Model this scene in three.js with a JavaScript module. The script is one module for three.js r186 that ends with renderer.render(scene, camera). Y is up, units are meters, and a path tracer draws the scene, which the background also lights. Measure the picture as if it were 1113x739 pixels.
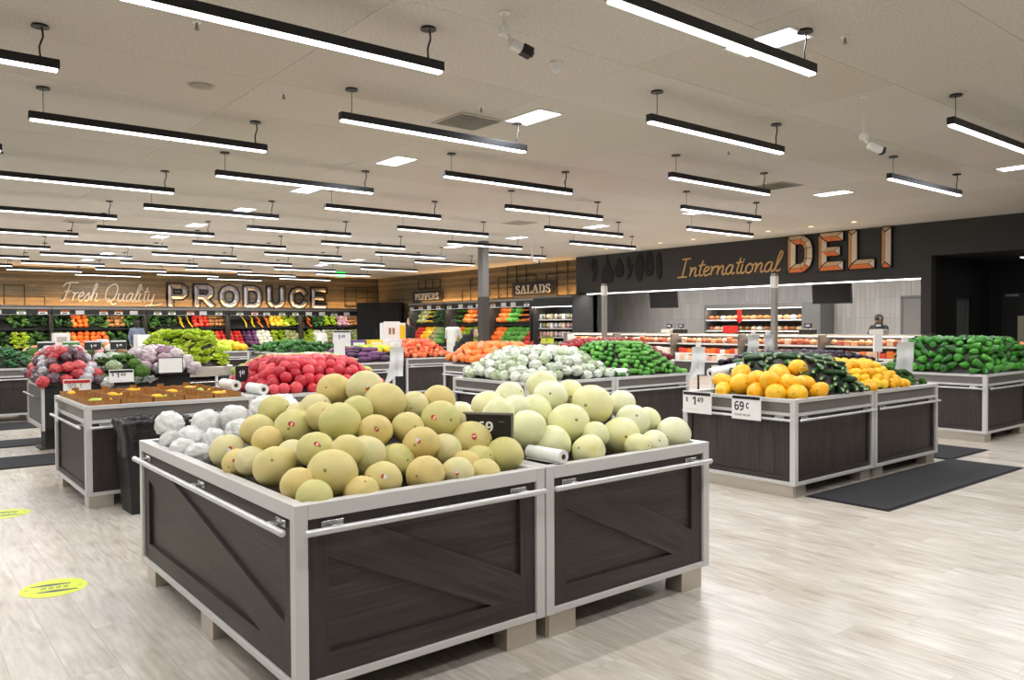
import * as THREE from 'three';
import { mergeGeometries } from 'three/addons/utils/BufferGeometryUtils.js';
import { RoundedBoxGeometry } from 'three/addons/geometries/RoundedBoxGeometry.js';
import { MarchingCubes } from 'three/addons/objects/MarchingCubes.js';
import { ImprovedNoise } from 'three/addons/math/ImprovedNoise.js';
import { FontLoader } from 'three/addons/loaders/FontLoader.js';
import { TextGeometry } from 'three/addons/geometries/TextGeometry.js';
import { RectAreaLightUniformsLib } from 'three/addons/lights/RectAreaLightUniformsLib.js';

// ---------------------------------------------------------------- camera, light level
const scene = new THREE.Scene();
scene.background = new THREE.Color(0x000000);
const camera = new THREE.PerspectiveCamera(2 * Math.atan(369.5 / 855) * 180 / Math.PI, 1113 / 739, 0.05, 120);
{
  const yaw = 38.95 * Math.PI / 180, pit = 1.12 * Math.PI / 180, roll = 0.27 * Math.PI / 180;
  const fwd = new THREE.Vector3(Math.sin(yaw) * Math.cos(pit), -Math.sin(pit), -Math.cos(yaw) * Math.cos(pit));
  const right = new THREE.Vector3(Math.cos(yaw), 0, Math.sin(yaw));
  const down = new THREE.Vector3().crossVectors(fwd, right);
  const r = right.clone().multiplyScalar(Math.cos(roll)).addScaledVector(down, Math.sin(roll));
  const d = down.clone().multiplyScalar(Math.cos(roll)).addScaledVector(right, -Math.sin(roll));
  camera.quaternion.setFromRotationMatrix(new THREE.Matrix4().makeBasis(r, d.negate(), fwd.negate()));
  camera.position.set(0, 1.45, 0);
}
const renderer = new THREE.WebGLRenderer({ antialias: true });
renderer.toneMapping = THREE.LinearToneMapping;
renderer.toneMappingExposure = 3.0;
renderer.shadowMap.enabled = true;
RectAreaLightUniformsLib.init();
const PENDANT_LIGHT = 26, TROFFER_LIGHT = 14, COVE_LIGHT = 20, DELI_LIGHT = 30;

// ---------------------------------------------------------------- helpers
let seed = 12345;
const rnd = () => { seed = (seed * 1664525 + 1013904223) >>> 0; return seed / 4294967296; };
const rr = (a, b) => a + (b - a) * rnd();
const pick = (a) => a[Math.floor(rnd() * a.length)];
const noise = new ImprovedNoise();
const fbm = (x, y, z, o = 4) => { let s = 0, a = 0.5; for (let i = 0; i < o; i++) { s += a * noise.noise(x, y, z); x *= 2.03; y *= 2.03; z *= 2.03; a *= 0.5; } return s; };
const used = {};
const numbered = (n) => { const k = used[n] || 0; used[n] = k + 1; return k ? n + '_' + String(k).padStart(3, '0') : n; };
const shadow = (m) => { m.castShadow = true; m.receiveShadow = true; return m; };
function tag(o, label, category, group, kind) {
  o.userData.label = label; o.userData.category = category;
  if (group) o.userData.group = group;
  if (kind) o.userData.kind = kind;
  return o;
}
function thing(name, label, category, pos = [0, 0, 0], ry = 0, group, kind) {
  const g = new THREE.Group(); g.name = numbered(name); g.position.set(...pos); g.rotation.y = ry;
  scene.add(g); return tag(g, label, category, group, kind);
}
function part(parent, name, geo, mat, label) {
  const m = shadow(new THREE.Mesh(Array.isArray(geo) ? merge(geo) : geo, mat)); m.name = name;
  if (label) m.userData.label = label;
  parent.add(m); return m;
}
function solid(name, geo, mat, label, category, pos, group, kind) {
  const m = shadow(new THREE.Mesh(Array.isArray(geo) ? merge(geo) : geo, mat)); m.name = numbered(name);
  if (pos) m.position.set(...pos);
  scene.add(m); return tag(m, label, category, group, kind);
}
function merge(list) {
  return mergeGeometries(list.map((g) => { const h = g.index ? g.toNonIndexed() : g; for (const k of Object.keys(h.attributes)) if (!['position', 'normal', 'uv'].includes(k)) h.deleteAttribute(k); return h; }));
}
// metre-scaled uv from the dominant axis of each face
function uvm(g, swap = false, ou = 0, ov = 0) {
  g = g.index ? g.toNonIndexed() : g;
  const p = g.attributes.position, n = g.attributes.normal, uv = new Float32Array(p.count * 2);
  for (let i = 0; i < p.count; i++) {
    const ax = Math.abs(n.getX(i)), ay = Math.abs(n.getY(i)), az = Math.abs(n.getZ(i));
    let u, v;
    if (ay >= ax && ay >= az) { u = p.getX(i); v = p.getZ(i); } else if (ax >= az) { u = p.getZ(i); v = p.getY(i); } else { u = p.getX(i); v = p.getY(i); }
    uv[2 * i] = (swap ? v : u) + ou; uv[2 * i + 1] = (swap ? u : v) + ov;
  }
  g.setAttribute('uv', new THREE.BufferAttribute(uv, 2)); return g;
}
const bx = (w, h, d, x = 0, y = 0, z = 0) => new THREE.BoxGeometry(w, h, d).translate(x, y, z);
const bxm = (w, h, d, x = 0, y = 0, z = 0, swap = false, ou = 0, ov = 0) => uvm(bx(w, h, d, x, y, z), swap, ou, ov);
// a box given by its corners
const span = (x0, x1, y0, y1, z0, z1) => bxm(Math.abs(x1 - x0), Math.abs(y1 - y0), Math.abs(z1 - z0), (x0 + x1) / 2, (y0 + y1) / 2, (z0 + z1) / 2);
const rbx = (w, h, d, x = 0, y = 0, z = 0, r = 0.004) => { const g = new RoundedBoxGeometry(w, h, d, 1, Math.min(r, w / 2.1, h / 2.1, d / 2.1)); return uvm(g.translate(x, y, z)); };
const cyl = (r0, r1, h, s = 12, x = 0, y = 0, z = 0) => new THREE.CylinderGeometry(r0, r1, h, s).translate(x, y, z);
function rod(a, b, r, s = 8) {
  const A = new THREE.Vector3(...a), B = new THREE.Vector3(...b), L = A.distanceTo(B);
  const g = new THREE.CylinderGeometry(r, r, L, s);
  g.applyQuaternion(new THREE.Quaternion().setFromUnitVectors(new THREE.Vector3(0, 1, 0), B.clone().sub(A).normalize()));
  return g.translate((A.x + B.x) / 2, (A.y + B.y) / 2, (A.z + B.z) / 2);
}
function lathe(pts, s = 12) { return new THREE.LatheGeometry(pts.map((p) => new THREE.Vector2(p[0], p[1])), s); }
function lump(r, amp, freq, sx, sy, sz, seedv, ws = 16, hs = 12) {
  const g = new THREE.SphereGeometry(1, ws, hs), p = g.attributes.position;
  for (let i = 0; i < p.count; i++) {
    const x = p.getX(i), y = p.getY(i), z = p.getZ(i), k = 1 + amp * fbm(x * freq + seedv, y * freq, z * freq, 3) * 2;
    p.setXYZ(i, x * k * sx * r, y * k * sy * r, z * k * sz * r);
  }
  g.computeVertexNormals(); return g;
}
const ORD = ['first', 'second', 'third', 'fourth', 'fifth', 'sixth', 'seventh', 'eighth', 'ninth', 'tenth', 'eleventh', 'twelfth', 'thirteenth', 'fourteenth', 'fifteenth', 'sixteenth', 'seventeenth', 'eighteenth', 'nineteenth', 'twentieth'];
const ord = (i, n) => (n === 1 ? 'only one' : i === n - 1 && n > 2 ? 'last' : ORD[i]);

// ---------------------------------------------------------------- textures (grain, stains, print only)
function tex(w, h, fn, srgb = true) {
  const d = new Uint8Array(w * h * 4);
  for (let y = 0; y < h; y++) for (let x = 0; x < w; x++) {
    const c = fn(x / w, y / h), o = (y * w + x) * 4;
    for (let k = 0; k < 3; k++) d[o + k] = Math.max(0, Math.min(255, Math.round(c[k] ?? c[0])));
    d[o + 3] = 255;
  }
  const t = new THREE.DataTexture(d, w, h); t.wrapS = t.wrapT = THREE.RepeatWrapping; t.magFilter = THREE.LinearFilter; t.minFilter = THREE.LinearMipmapLinearFilter; t.generateMipmaps = true;
  if (srgb) t.colorSpace = THREE.SRGBColorSpace;
  t.needsUpdate = true; return t;
}
const mixc = (a, b, k) => [a[0] + (b[0] - a[0]) * k, a[1] + (b[1] - a[1]) * k, a[2] + (b[2] - a[2]) * k];
const c01 = (x) => Math.max(0, Math.min(1, x));
// tileable noise on the unit square
const tn = (u, v, fu, fv, s = 0, o = 3) => { const a = fbm(u * fu, v * fv, s, o), b = fbm((u - 1) * fu, v * fv, s, o), c = fbm(u * fu, (v - 1) * fv, s, o), d = fbm((u - 1) * fu, (v - 1) * fv, s, o); const x = a + (b - a) * u, y = c + (d - c) * u; return x + (y - x) * v; };
const T = {};
T.wood = tex(512, 512, (u, v) => mixc([42, 36, 34], [74, 66, 62], c01(0.45 + 1.3 * tn(u, v, 3, 70, 1) + 0.9 * tn(u, v, 2, 14, 5))));
T.woodBump = tex(512, 512, (u, v) => [128 + 170 * tn(u, v, 3, 90, 1)], false);
T.plank = tex(1024, 512, (u, v) => {
  let c = mixc([184, 175, 164], [226, 221, 213], c01(0.55 + 1.2 * tn(u, v, 5, 36, 3) + 1.0 * tn(u, v, 2.2, 4, 8)));
  const k = c01((tn(u, v, 4, 12, 21) - 0.12) * 3); c = mixc(c, [170, 155, 138], k * 0.55);
  const w = c01((tn(u, v, 3, 16, 71) - 0.15) * 3); c = mixc(c, [234, 230, 225], w * 0.6);
  const kn = c01((tn(u, v, 12, 26, 33) - 0.34) * 6); return mixc(c, [122, 106, 90], kn * 0.6);
});
T.mott = tex(256, 256, (u, v) => { let c = mixc([214, 222, 204], [248, 248, 246], c01(0.5 + 1.6 * tn(u, v, 7, 7, 3, 4))); c = mixc(c, [150, 176, 122], c01((tn(u, v, 5, 5, 23) - 0.1) * 4) * 0.7); return mixc(c, [146, 112, 96], c01((tn(u, v, 9, 9, 43) - 0.24) * 8) * 0.7); });
T.wall = tex(512, 512, (u, v) => {
  const row = Math.floor(v * 8), f = v * 8 - row, joint = f < 0.06 ? 0.55 : 1;
  const tone = [0.5, 0.22, 0.68, 0.4, 0.8, 0.3, 0.6, 0.46][row];
  const c = mixc([86, 76, 59], [138, 123, 96], c01(tone + 0.9 * tn(u, v, 3, 60, 2 + row) + 0.4 * tn(u, v, 5, 8, 9)));
  return [c[0] * joint, c[1] * joint, c[2] * joint];
});
T.speck = tex(256, 256, (u, v) => { const k = 0.94 + 0.18 * tn(u, v, 40, 40, 4, 2); return [255 * Math.min(1, k)]; });
T.mat = tex(256, 256, (u, v) => mixc([30, 30, 33], [66, 66, 70], c01(0.4 + 1.6 * tn(u, v, 90, 60, 4, 2))));
T.melon = tex(512, 256, (u, v) => {
  const net = c01(1 - Math.abs(tn(u, v, 60, 30, 7, 2)) / 0.06);
  let c = mixc([214, 206, 146], [232, 221, 170], c01(0.5 + 1.2 * tn(u, v, 5, 3, 2)));
  c = mixc(c, [196, 202, 140], c01((tn(u, v, 4, 3, 31) - 0.02) * 3) * 0.75);
  c = mixc(c, [232, 190, 110], c01((tn(u, v, 5, 4, 51) - 0.24) * 6) * 0.8);
  return mixc(c, [226, 216, 172], net * 0.22);
});
T.melonBump = tex(512, 256, (u, v) => [128 + (Math.abs(tn(u, v, 46, 23, 7, 2)) < 0.045 ? 60 : 0) + 40 * tn(u, v, 60, 30, 9, 2)], false);
T.honey = tex(256, 128, (u, v) => mixc(mixc([232, 233, 186], [245, 245, 216], c01(0.5 + 1.5 * tn(u, v, 6, 4, 2))), [226, 214, 120], c01((tn(u, v, 4, 3, 12) - 0.16) * 5) * 0.6));
T.canary = tex(256, 128, (u, v) => mixc(mixc([244, 176, 22], [252, 204, 58], c01(0.5 + 1.6 * tn(u, v, 8, 5, 2))), [238, 190, 110], c01((tn(u, v, 4, 3, 12) - 0.25) * 5)));
T.cloth = tex(256, 256, (u, v) => [255 * (0.8 + 0.5 * tn(u, v, 60, 60, 3, 2))]);
T.leaf = tex(256, 256, (u, v) => [255 * c01(0.75 + 0.9 * tn(u, v, 12, 12, 3, 4))]);
T.crinkle = tex(256, 256, (u, v) => [255 * c01(0.92 + 0.55 * tn(u, v, 10, 10, 3, 4))]);
T.film = tex(256, 256, (u, v) => [128 + 200 * tn(u, v, 9, 9, 3, 4)], false);
T.green = tex(256, 256, (u, v) => mixc([240, 240, 238], [132, 176, 128], c01((tn(u, v, 4, 4, 61) - 0.13) * 9) * 0.9));
T.cart = tex(256, 256, (u, v) => mixc([146, 98, 48], [180, 128, 70], c01(0.5 + 1.2 * tn(u, v, 30, 4, 3))));

// ---------------------------------------------------------------- materials
const M = {};
const std = (c, o = {}) => new THREE.MeshStandardMaterial({ color: c, roughness: 0.6, metalness: 0, ...o });
const phy = (c, o = {}) => new THREE.MeshPhysicalMaterial({ color: c, roughness: 0.5, metalness: 0, ...o });
M.frame = std(0xd6d5d3, { roughness: 0.4, metalness: 0.12 });
M.chrome = std(0xd2d2d2, { roughness: 0.22, metalness: 0.85 });
M.bar = std(0xd9d9da, { roughness: 0.32, metalness: 0.45 });
M.steel = std(0xc9c2b6, { roughness: 0.33, metalness: 0.55 });
M.band = std(0x86827d, { roughness: 0.38, metalness: 0.5 });
M.wood = std(0xffffff, { map: T.wood, bumpMap: T.woodBump, bumpScale: 0.0006, roughness: 0.5 });
M.black = std(0x161616, { roughness: 0.55 });
M.matteBlack = std(0x121214, { roughness: 0.85 });
M.charcoal = std(0x3b3b3b, { roughness: 0.8, map: T.speck });
M.silhouette = std(0x1a1a1b, { roughness: 0.85 });
M.plank = ['#ffffff', '#fbf9f6', '#f6f3ee', '#fdfcfa', '#f2efea'].map((c) => std(c, { map: T.plank, roughness: 0.27 }));
M.subfloor = std(0x8e857a, { roughness: 0.8 });
M.ceiling = [0xd6d1c8, 0xd3cec4, 0xd9d4cc].map((c) => std(c, { roughness: 0.95, map: T.speck }));
M.ceilingBack = std(0x9d998f, { roughness: 0.95 });
M.wall = std(0xffffff, { map: T.wall, roughness: 0.8 });
M.white = std(0xe8e8e6, { roughness: 0.5 });
M.plaster = std(0xb9b4aa, { roughness: 0.9 });
M.railGlow = std(0xffffff, { emissive: 0xfff4e4, emissiveIntensity: 0.45 });
M.glow = std(0xffffff, { emissive: 0xffffff, emissiveIntensity: 1.6 });
M.trofferGlow = std(0xffffff, { emissive: 0xf4f8ff, emissiveIntensity: 1.8 });
M.warmGlow = std(0xffe2b0, { emissive: 0xffc878, emissiveIntensity: 2.0 });
M.fixture = std(0x1c1c1e, { roughness: 0.45, metalness: 0.2 });
M.cable = std(0x2a2a2a, { roughness: 0.6 });
M.mat = std(0xffffff, { map: T.mat, roughness: 0.97 });
M.melon = ['#ffffff', '#fbf4dc', '#f2f4d6', '#fff0d2'].map((c) => std(c, { map: T.melon, bumpMap: T.melonBump, bumpScale: 0.0005, roughness: 0.6 }));
M.honey = ['#ffffff', '#fbfce8', '#fffbe0'].map((c) => std(c, { map: T.honey, roughness: 0.38 }));
M.canary = ['#ffffff', '#fff2d8'].map((c) => std(c, { map: T.canary, roughness: 0.36 }));
M.scar = std(0x8d8a4c, { roughness: 0.8 });
M.film = phy(0xf0f0ee, { roughness: 0.28, bumpMap: T.film, bumpScale: 0.008, clearcoat: 0.3, map: T.green });
M.plastic = phy(0xeef0f0, { roughness: 0.3, bumpMap: T.film, bumpScale: 0.004, transmission: 0.25, thickness: 0 });
M.roll = std(0xf0f1ee, { roughness: 0.45 });
M.core = std(0x5d4632, { roughness: 0.9 });
M.bin = std(0x141415, { roughness: 0.5 });
M.liner = phy(0x0e0e10, { roughness: 0.3, bumpMap: T.film, bumpScale: 0.014, clearcoat: 0.3 });
M.cart = std(0xffffff, { map: T.cart, roughness: 0.85 });
M.steelPost = std(0x8d8a86, { roughness: 0.4, metalness: 0.6 });
M.greyPaint = std(0x6f6e6c, { roughness: 0.6 });
M.darkPaint = std(0x3f3b36, { roughness: 0.6 });
M.glass = phy(0xffffff, { roughness: 0.02, transmission: 1, thickness: 0, ior: 1.45 });
M.screen = std(0x09090a, { roughness: 0.18 });
M.tile = [0xb0aca7, 0xadaaa4, 0xb4b0ab, 0xa9a5a0].map((c) => std(c, { roughness: 0.45 }));
M.grout = std(0x7f7b77, { roughness: 0.9 });
M.gold = std(0xcda873, { roughness: 0.55 });
M.cream = std(0xe2dccf, { roughness: 0.6 });
M.script = std(0xaaa69f, { roughness: 0.55 });

// ================================================================ STRUCTURE
const CEIL = 3.84, XW = 19.5, XS = 20.2, ZP = -36, XL = -7, ZF = 5;
camera.updateMatrixWorld(true);
const inView = (x, y, z) => { const v = new THREE.Vector3(x, y, z).project(camera); return Math.abs(v.x) < 1.05 && Math.abs(v.y) < 1.05 && v.z < 1; };
// ---- floor: wood-look planks running along z
{
  const floor = thing('floor', 'pale washed wood plank floor of the produce department', 'floor', [0, 0, 0], 0, null, 'structure');
  part(floor, 'subfloor', span(XL, 26, -0.15, -0.007, ZP - 0.3, ZF + 0.2), M.subfloor);
  const W = 0.19, L = 1.22, all = [];
  for (let i = 0, x = XL; x < 26; i++, x += W) {
    const off = (i * 0.437 % 1) * L;
    for (let z = ZP - off; z < ZF; z += L) {
      const cx = x + W / 2, cz = z + L / 2; if (cz < ZP || cz > ZF) continue;
      all.push({ cx, cz, d: inView(cx, 0, cz) ? Math.hypot(cx, cz) : 1e3 + Math.hypot(cx, cz) });
    }
  }
  all.sort((a, b) => a.d - b.d);
  const variants = [];
  for (let k = 0; k < 10; k++) variants.push(bxm(W - 0.0009, 0.006, L - 0.0009, 0, -0.003, 0, true, rnd() * 3, rnd() * 3));
  const near = all.slice(0, 300), far = all.slice(300);
  for (const p of near) { const m = part(floor, 'plank', pick(variants), pick(M.plank)); m.position.set(p.cx, 0, p.cz); }
  const pos = [], nor = [], uv = [], col = [];
  for (const p of far) {
    const x0 = p.cx - W / 2 + 0.0005, x1 = p.cx + W / 2 - 0.0005, z0 = p.cz - L / 2 + 0.0005, z1 = p.cz + L / 2 - 0.0005, a = rnd() * 3, b = rnd() * 3, t = pick(M.plank).color;
    for (const [x, z] of [[x0, z0], [x0, z1], [x1, z1], [x0, z0], [x1, z1], [x1, z0]]) { pos.push(x, 0, z); nor.push(0, 1, 0); uv.push(z - z0 + a, x - x0 + b); col.push(t.r, t.g, t.b); }
  }
  const g = new THREE.BufferGeometry();
  g.setAttribute('position', new THREE.Float32BufferAttribute(pos, 3)); g.setAttribute('normal', new THREE.Float32BufferAttribute(nor, 3)); g.setAttribute('uv', new THREE.Float32BufferAttribute(uv, 2)); g.setAttribute('color', new THREE.Float32BufferAttribute(col, 3));
  const m = part(floor, 'far_planks', g, std(0xffffff, { map: T.plank, roughness: 0.27, vertexColors: true })); m.userData.kind = 'stuff';
}
// ---- ceiling: large painted panels with fine joints
{
  const ceil = thing('ceiling', 'beige panelled ceiling above the hanging lights', 'ceiling', [0, 0, 0], 0, null, 'structure');
  part(ceil, 'ceiling_deck', span(XL, XW + 0.1, CEIL + 0.022, CEIL + 0.15, ZP - 0.2, ZF + 0.2), M.ceilingBack);
  const W = 1.25, L = 2.5, all = [];
  for (let x = XL; x < XS; x += L) for (let z = ZF; z > ZP; z -= W) { const x1 = Math.min(x + L, XS), z1 = Math.max(z - W, ZP); all.push({ x, x1, z, z1, d: inView((x + x1) / 2, CEIL, (z + z1) / 2) ? Math.hypot(x + L / 2, z) : 1e3 + Math.hypot(x, z) }); }
  all.sort((a, b) => a.d - b.d);
  const rest = [];
  all.forEach((p, i) => {
    const g = span(p.x + 0.002, p.x1 - 0.002, CEIL, CEIL + 0.02, p.z1 + 0.002, p.z - 0.002);
    if (i < 300) part(ceil, 'ceiling_panel', g, pick(M.ceiling)); else rest.push(g);
  });
  if (rest.length) part(ceil, 'far_panels', rest, M.ceiling[0]).userData.kind = 'stuff';
}
// ---- walls
const W1 = thing('wall_back', 'brown wood plank wall carrying the PRODUCE letters', 'wall', [0, 0, 0], 0, null, 'structure');
part(W1, 'cladding', span(XL, XS + 0.2, -0.01, CEIL + 0.02, ZP - 0.2, ZP), M.wall);
const W2 = thing('wall_right', 'brown wood plank wall carrying the PEPPERS and SALADS boards', 'wall', [0, 0, 0], 0, null, 'structure');
part(W2, 'cladding', span(XS, XS + 0.2, -0.01, CEIL + 0.02, -20.3, ZP), M.wall);
const W3 = thing('wall_deli', 'charcoal deli bulkhead wall with the wide serving opening', 'wall', [0, 0, 0], 0, null, 'structure');
part(W3, 'fascia', span(XW, XW + 0.25, 2.56, CEIL + 0.02, -20.3, -8.28), M.charcoal);
part(W3, 'return', span(XW, XS + 0.2, -0.01, CEIL + 0.02, -20.46, -20.3), M.charcoal);
part(W3, 'side_panel', span(XS, 21.2, -0.01, 3.2, -20.46, -20.3), M.charcoal);
part(W3, 'pier', span(XW, XW + 0.25, -0.01, 2.56, -8.52, -8.28), M.charcoal);
part(W3, 'corner_guard', span(XW - 0.01, XW + 0.26, 0, 1.2, -8.285, -8.272), M.steelPost);
part(W3, 'header', span(XW, XW + 0.25, 3.05, CEIL + 0.02, -8.28, ZF), M.charcoal);
const W4 = thing('wall_alcove', 'black walls of the recessed alcove beside the deli', 'wall', [0, 0, 0], 0, null, 'structure');
part(W4, 'alcove_ceiling', span(XW + 0.25, 23.2, 3.05, 3.15, -8.28, -1), M.matteBlack);
part(W4, 'alcove_back', span(22.95, 23.15, -0.01, 3.1, -8.28, -1), M.matteBlack);
part(W4, 'alcove_side', [span(XW + 0.25, 20.94, -0.01, 3.1, -8.4, -8.28), span(21.86, 22.95, -0.01, 3.1, -8.4, -8.28), span(20.94, 21.86, 2.08, 3.1, -8.4, -8.28)], M.matteBlack);
part(W4, 'alcove_end', span(XW + 0.25, 23.2, -0.01, 3.1, -1.15, -1), M.matteBlack);
part(W4, 'wall_front_return', span(XW, XW + 0.25, -0.01, 3.06, -1.15, ZF), M.charcoal);
{
  const d = thing('door_1', 'dark recessed door with a tall glass strip on the alcove side wall', 'door', [21.4, 0, -8.42], 0, null, 'structure');
  part(d, 'door_leaf', bx(0.94, 2.06, 0.05, 0, 1.03, -0.06), M.black);
  part(d, 'door_pane', bx(0.2, 0.75, 0.012, -0.18, 1.12, -0.03), std(0xb9b9b6, { roughness: 0.2 }), 'pale glass strip');
  part(d, 'door_jamb', [bx(0.05, 2.08, 0.1, -0.44, 1.04, 0.02), bx(0.05, 2.08, 0.1, 0.44, 1.04, 0.02)], M.greyPaint);
  const e = thing('door_2', 'black door with a square beige window in the alcove back wall', 'door', [22.93, 0, -7.2], 0, null, 'structure');
  part(e, 'door_leaf', bx(0.04, 2.2, 1.5, 0, 1.1, 0), M.black);
  part(e, 'door_pane', bx(0.012, 0.95, 0.7, -0.026, 1.14, -0.03), std(0xc9bfa8, { roughness: 0.3 }), 'beige window pane');
  part(e, 'door_closer', bx(0.05, 0.06, 0.3, -0.05, 2.15, -0.5), M.steelPost);
}
solid('wall_left', span(XL - 0.2, XL, -0.01, CEIL + 0.02, ZP - 0.2, ZF + 0.2), M.plaster, 'pale plastered wall on the side away from the deli', 'wall', null, null, 'structure');
solid('wall_front', span(XL, XW + 0.25, -0.01, CEIL + 0.02, ZF, ZF + 0.2), M.plaster, 'pale plastered wall behind the viewer', 'wall', null, null, 'structure');
// ---- deli kitchen behind the opening
{
  const k = thing('wall_kitchen', 'grey tiled kitchen wall behind the deli counter', 'wall', [0, 0, 0], 0, null, 'structure');
  part(k, 'backing', span(23.2, 23.4, -0.01, 3.3, -23.2, -8.28), M.grout);
  part(k, 'kitchen_ceiling', [span(XW + 0.25, 23.4, 3.2, 3.3, -20.4, -8.28), span(XS + 0.2, 23.4, 3.2, 3.3, -23.2, -20.4)], M.plaster);
  part(k, 'kitchen_side', span(XW + 0.25, 23.4, -0.01, 3.2, -8.4 - 0.12, -8.41), M.greyPaint);
  part(k, 'kitchen_end', span(XS + 0.2, 23.4, -0.01, 3.3, -23.35, -23.2), M.plaster);
  const tw = 0.15, th = 0.6, tg = [0, 1].map((v) => bx(0.012, th - 0.006, tw - 0.006));
  for (let i = 0; i < 100; i++) for (let j = 0; j < 3; j++) {
    const z = -23.15 + tw * (i + 0.5); if (z > -8.5) continue;
    const m = part(k, 'tile', tg[0], pick(M.tile)); m.position.set(23.196, 1.0 + th * (j + 0.5), z);
  }
  const d = thing('door_3', 'grey steel door in the tiled kitchen wall', 'door', [23.15, 0, -10.15], 0, null, 'structure');
  part(d, 'door_leaf', bx(0.05, 2.15, 0.9, 0, 1.075, 0), M.steelPost);
  part(d, 'door_frame', [bx(0.08, 2.2, 0.06, 0, 1.1, -0.48), bx(0.08, 2.2, 0.06, 0, 1.1, 0.48), bx(0.08, 0.06, 1.02, 0, 2.2, 0)], M.greyPaint);
}

// ================================================================ LIGHTS
function area(x, y, z, w, d, colour, I, rx = -Math.PI / 2, ry = 0) {
  const l = new THREE.RectAreaLight(colour, I, w, d); l.position.set(x, y, z); l.rotation.order = 'YXZ'; l.rotation.set(rx, ry, 0); l.castShadow = true; l.name = 'area_light'; return l;
}
const pendX = [-3.72, -1.26, 1.2, 3.63, 6.08, 8.63, 11.22, 13.75, 16.2];
{
  const gBody = rbx(2.42, 0.075, 0.075, 0, 0.05, 0), gLens = rbx(2.39, 0.022, 0.062, 0, 0.004, 0), gCan = cyl(0.06, 0.065, 0.018, 20);
  const rows = []; for (let j = -2; j <= 17; j++) rows.push(j);
  let vis = 0;
  for (const j of rows) {
    const z = -3.52 - 1.855 * j, list = [];
    for (let i = 0; i < 8; i++) if (((i + j) & 1) === 1) { if (i === 7 && z > -9) continue; list.push(i); }
    const visible = list.filter((i) => [0, 0.5, 1].some((f) => inView(pendX[i] + f * 2.42, 3.5, z)));
    if (visible.length) vis++;
    for (const i of list) {
      const x = (pendX[i] + pendX[i + 1]) / 2, seen = visible.indexOf(i);
      const label = seen >= 0 ? `black linear pendant light, ${ord(seen, visible.length)} from the left in the ${ORD[vis - 1]} row from the camera` : 'black linear pendant light out of view near the camera';
      const t = thing('pendant_light', label, 'pendant light', [x, 3.5, z], 0, seen >= 0 ? 'linear pendant lights in staggered rows' : 'linear pendant lights out of view');
      part(t, 'housing', gBody, M.fixture); part(t, 'diffuser', gLens, M.glow);
      for (const s of [-1, 1]) {
        const c = part(t, 'canopy', gCan, M.fixture); c.position.set(s * 1.08, CEIL - 3.5 - 0.009, 0);
        const sway = s > 0 ? 0.02 : 0;
        const cv = new THREE.CatmullRomCurve3([[0, 0.086, 0], [-sway * 0.4, 0.17, 0], [sway, 0.26, 0], [sway * 0.3, 0.335, 0]].map((p) => new THREE.Vector3(...p)));
        const w = part(t, 'cable', new THREE.TubeGeometry(cv, 6, s > 0 ? 0.008 : 0.004, 6), M.cable); w.position.x = s * 1.08;
      }
      t.add(area(0, -0.012, 0, 2.38, 0.06, 0xfdfdff, PENDANT_LIGHT));
    }
  }
}
{
  const gF = [bx(0.62, 0.012, 0.03, 0, 0, -0.315), bx(0.62, 0.012, 0.03, 0, 0, 0.315), bx(0.03, 0.012, 0.6, -0.18, 0, 0), bx(0.03, 0.012, 0.6, 0.18, 0, 0)];
  const frame = merge([bx(0.37, 0.012, 0.025, 0, 0, -0.315), bx(0.37, 0.012, 0.025, 0, 0, 0.315), bx(0.025, 0.012, 0.605, -0.1725, 0, 0), bx(0.025, 0.012, 0.605, 0.1725, 0, 0)]);
  const lens = bx(0.32, 0.01, 0.605);
  for (const [x, z0, n, where] of [[5.92, -3.86, 10, 'left'], [13.72, -4.5, 10, 'right']]) for (let k = 0; k < n; k++) {
    const z = z0 - 3.06 * k; if (z < -34) continue;
    const t = thing('recessed_light', `bright square recessed ceiling light, ${ORD[k]} from the camera in the ${where} line`, 'ceiling light', [x, CEIL - 0.006, z], 0, 'recessed ceiling lights');
    part(t, 'frame', frame, M.white); part(t, 'lens', lens, M.trofferGlow);
    t.add(area(0, -0.012, 0, 0.31, 0.6, 0xf4f8ff, TROFFER_LIGHT));
  }
}
// small warm downlights along the deli bulkhead
[-17.5, -16.4, -15.3, -14.1, -12.9, -11.7, -10.5, -9.4].forEach((z, k) => {
  const t = thing('downlight', `small warm recessed downlight, ${ORD[k]} from the left above the deli sign wall`, 'downlight', [18.0, CEIL - 0.004, z], 0, 'downlights above the deli wall');
  part(t, 'trim_ring', lathe([[0.05, 0], [0.075, -0.006], [0.078, 0.002]], 16), M.white);
  part(t, 'lens', cyl(0.05, 0.05, 0.004, 16), M.warmGlow);
  const s = new THREE.SpotLight(0xffe0b4, 3.0, 0, 0.8, 0.6); s.position.set(0, -0.02, 0); s.target.position.set(0.4, -3, 0); s.castShadow = true; t.add(s); t.add(s.target);
});
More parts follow.
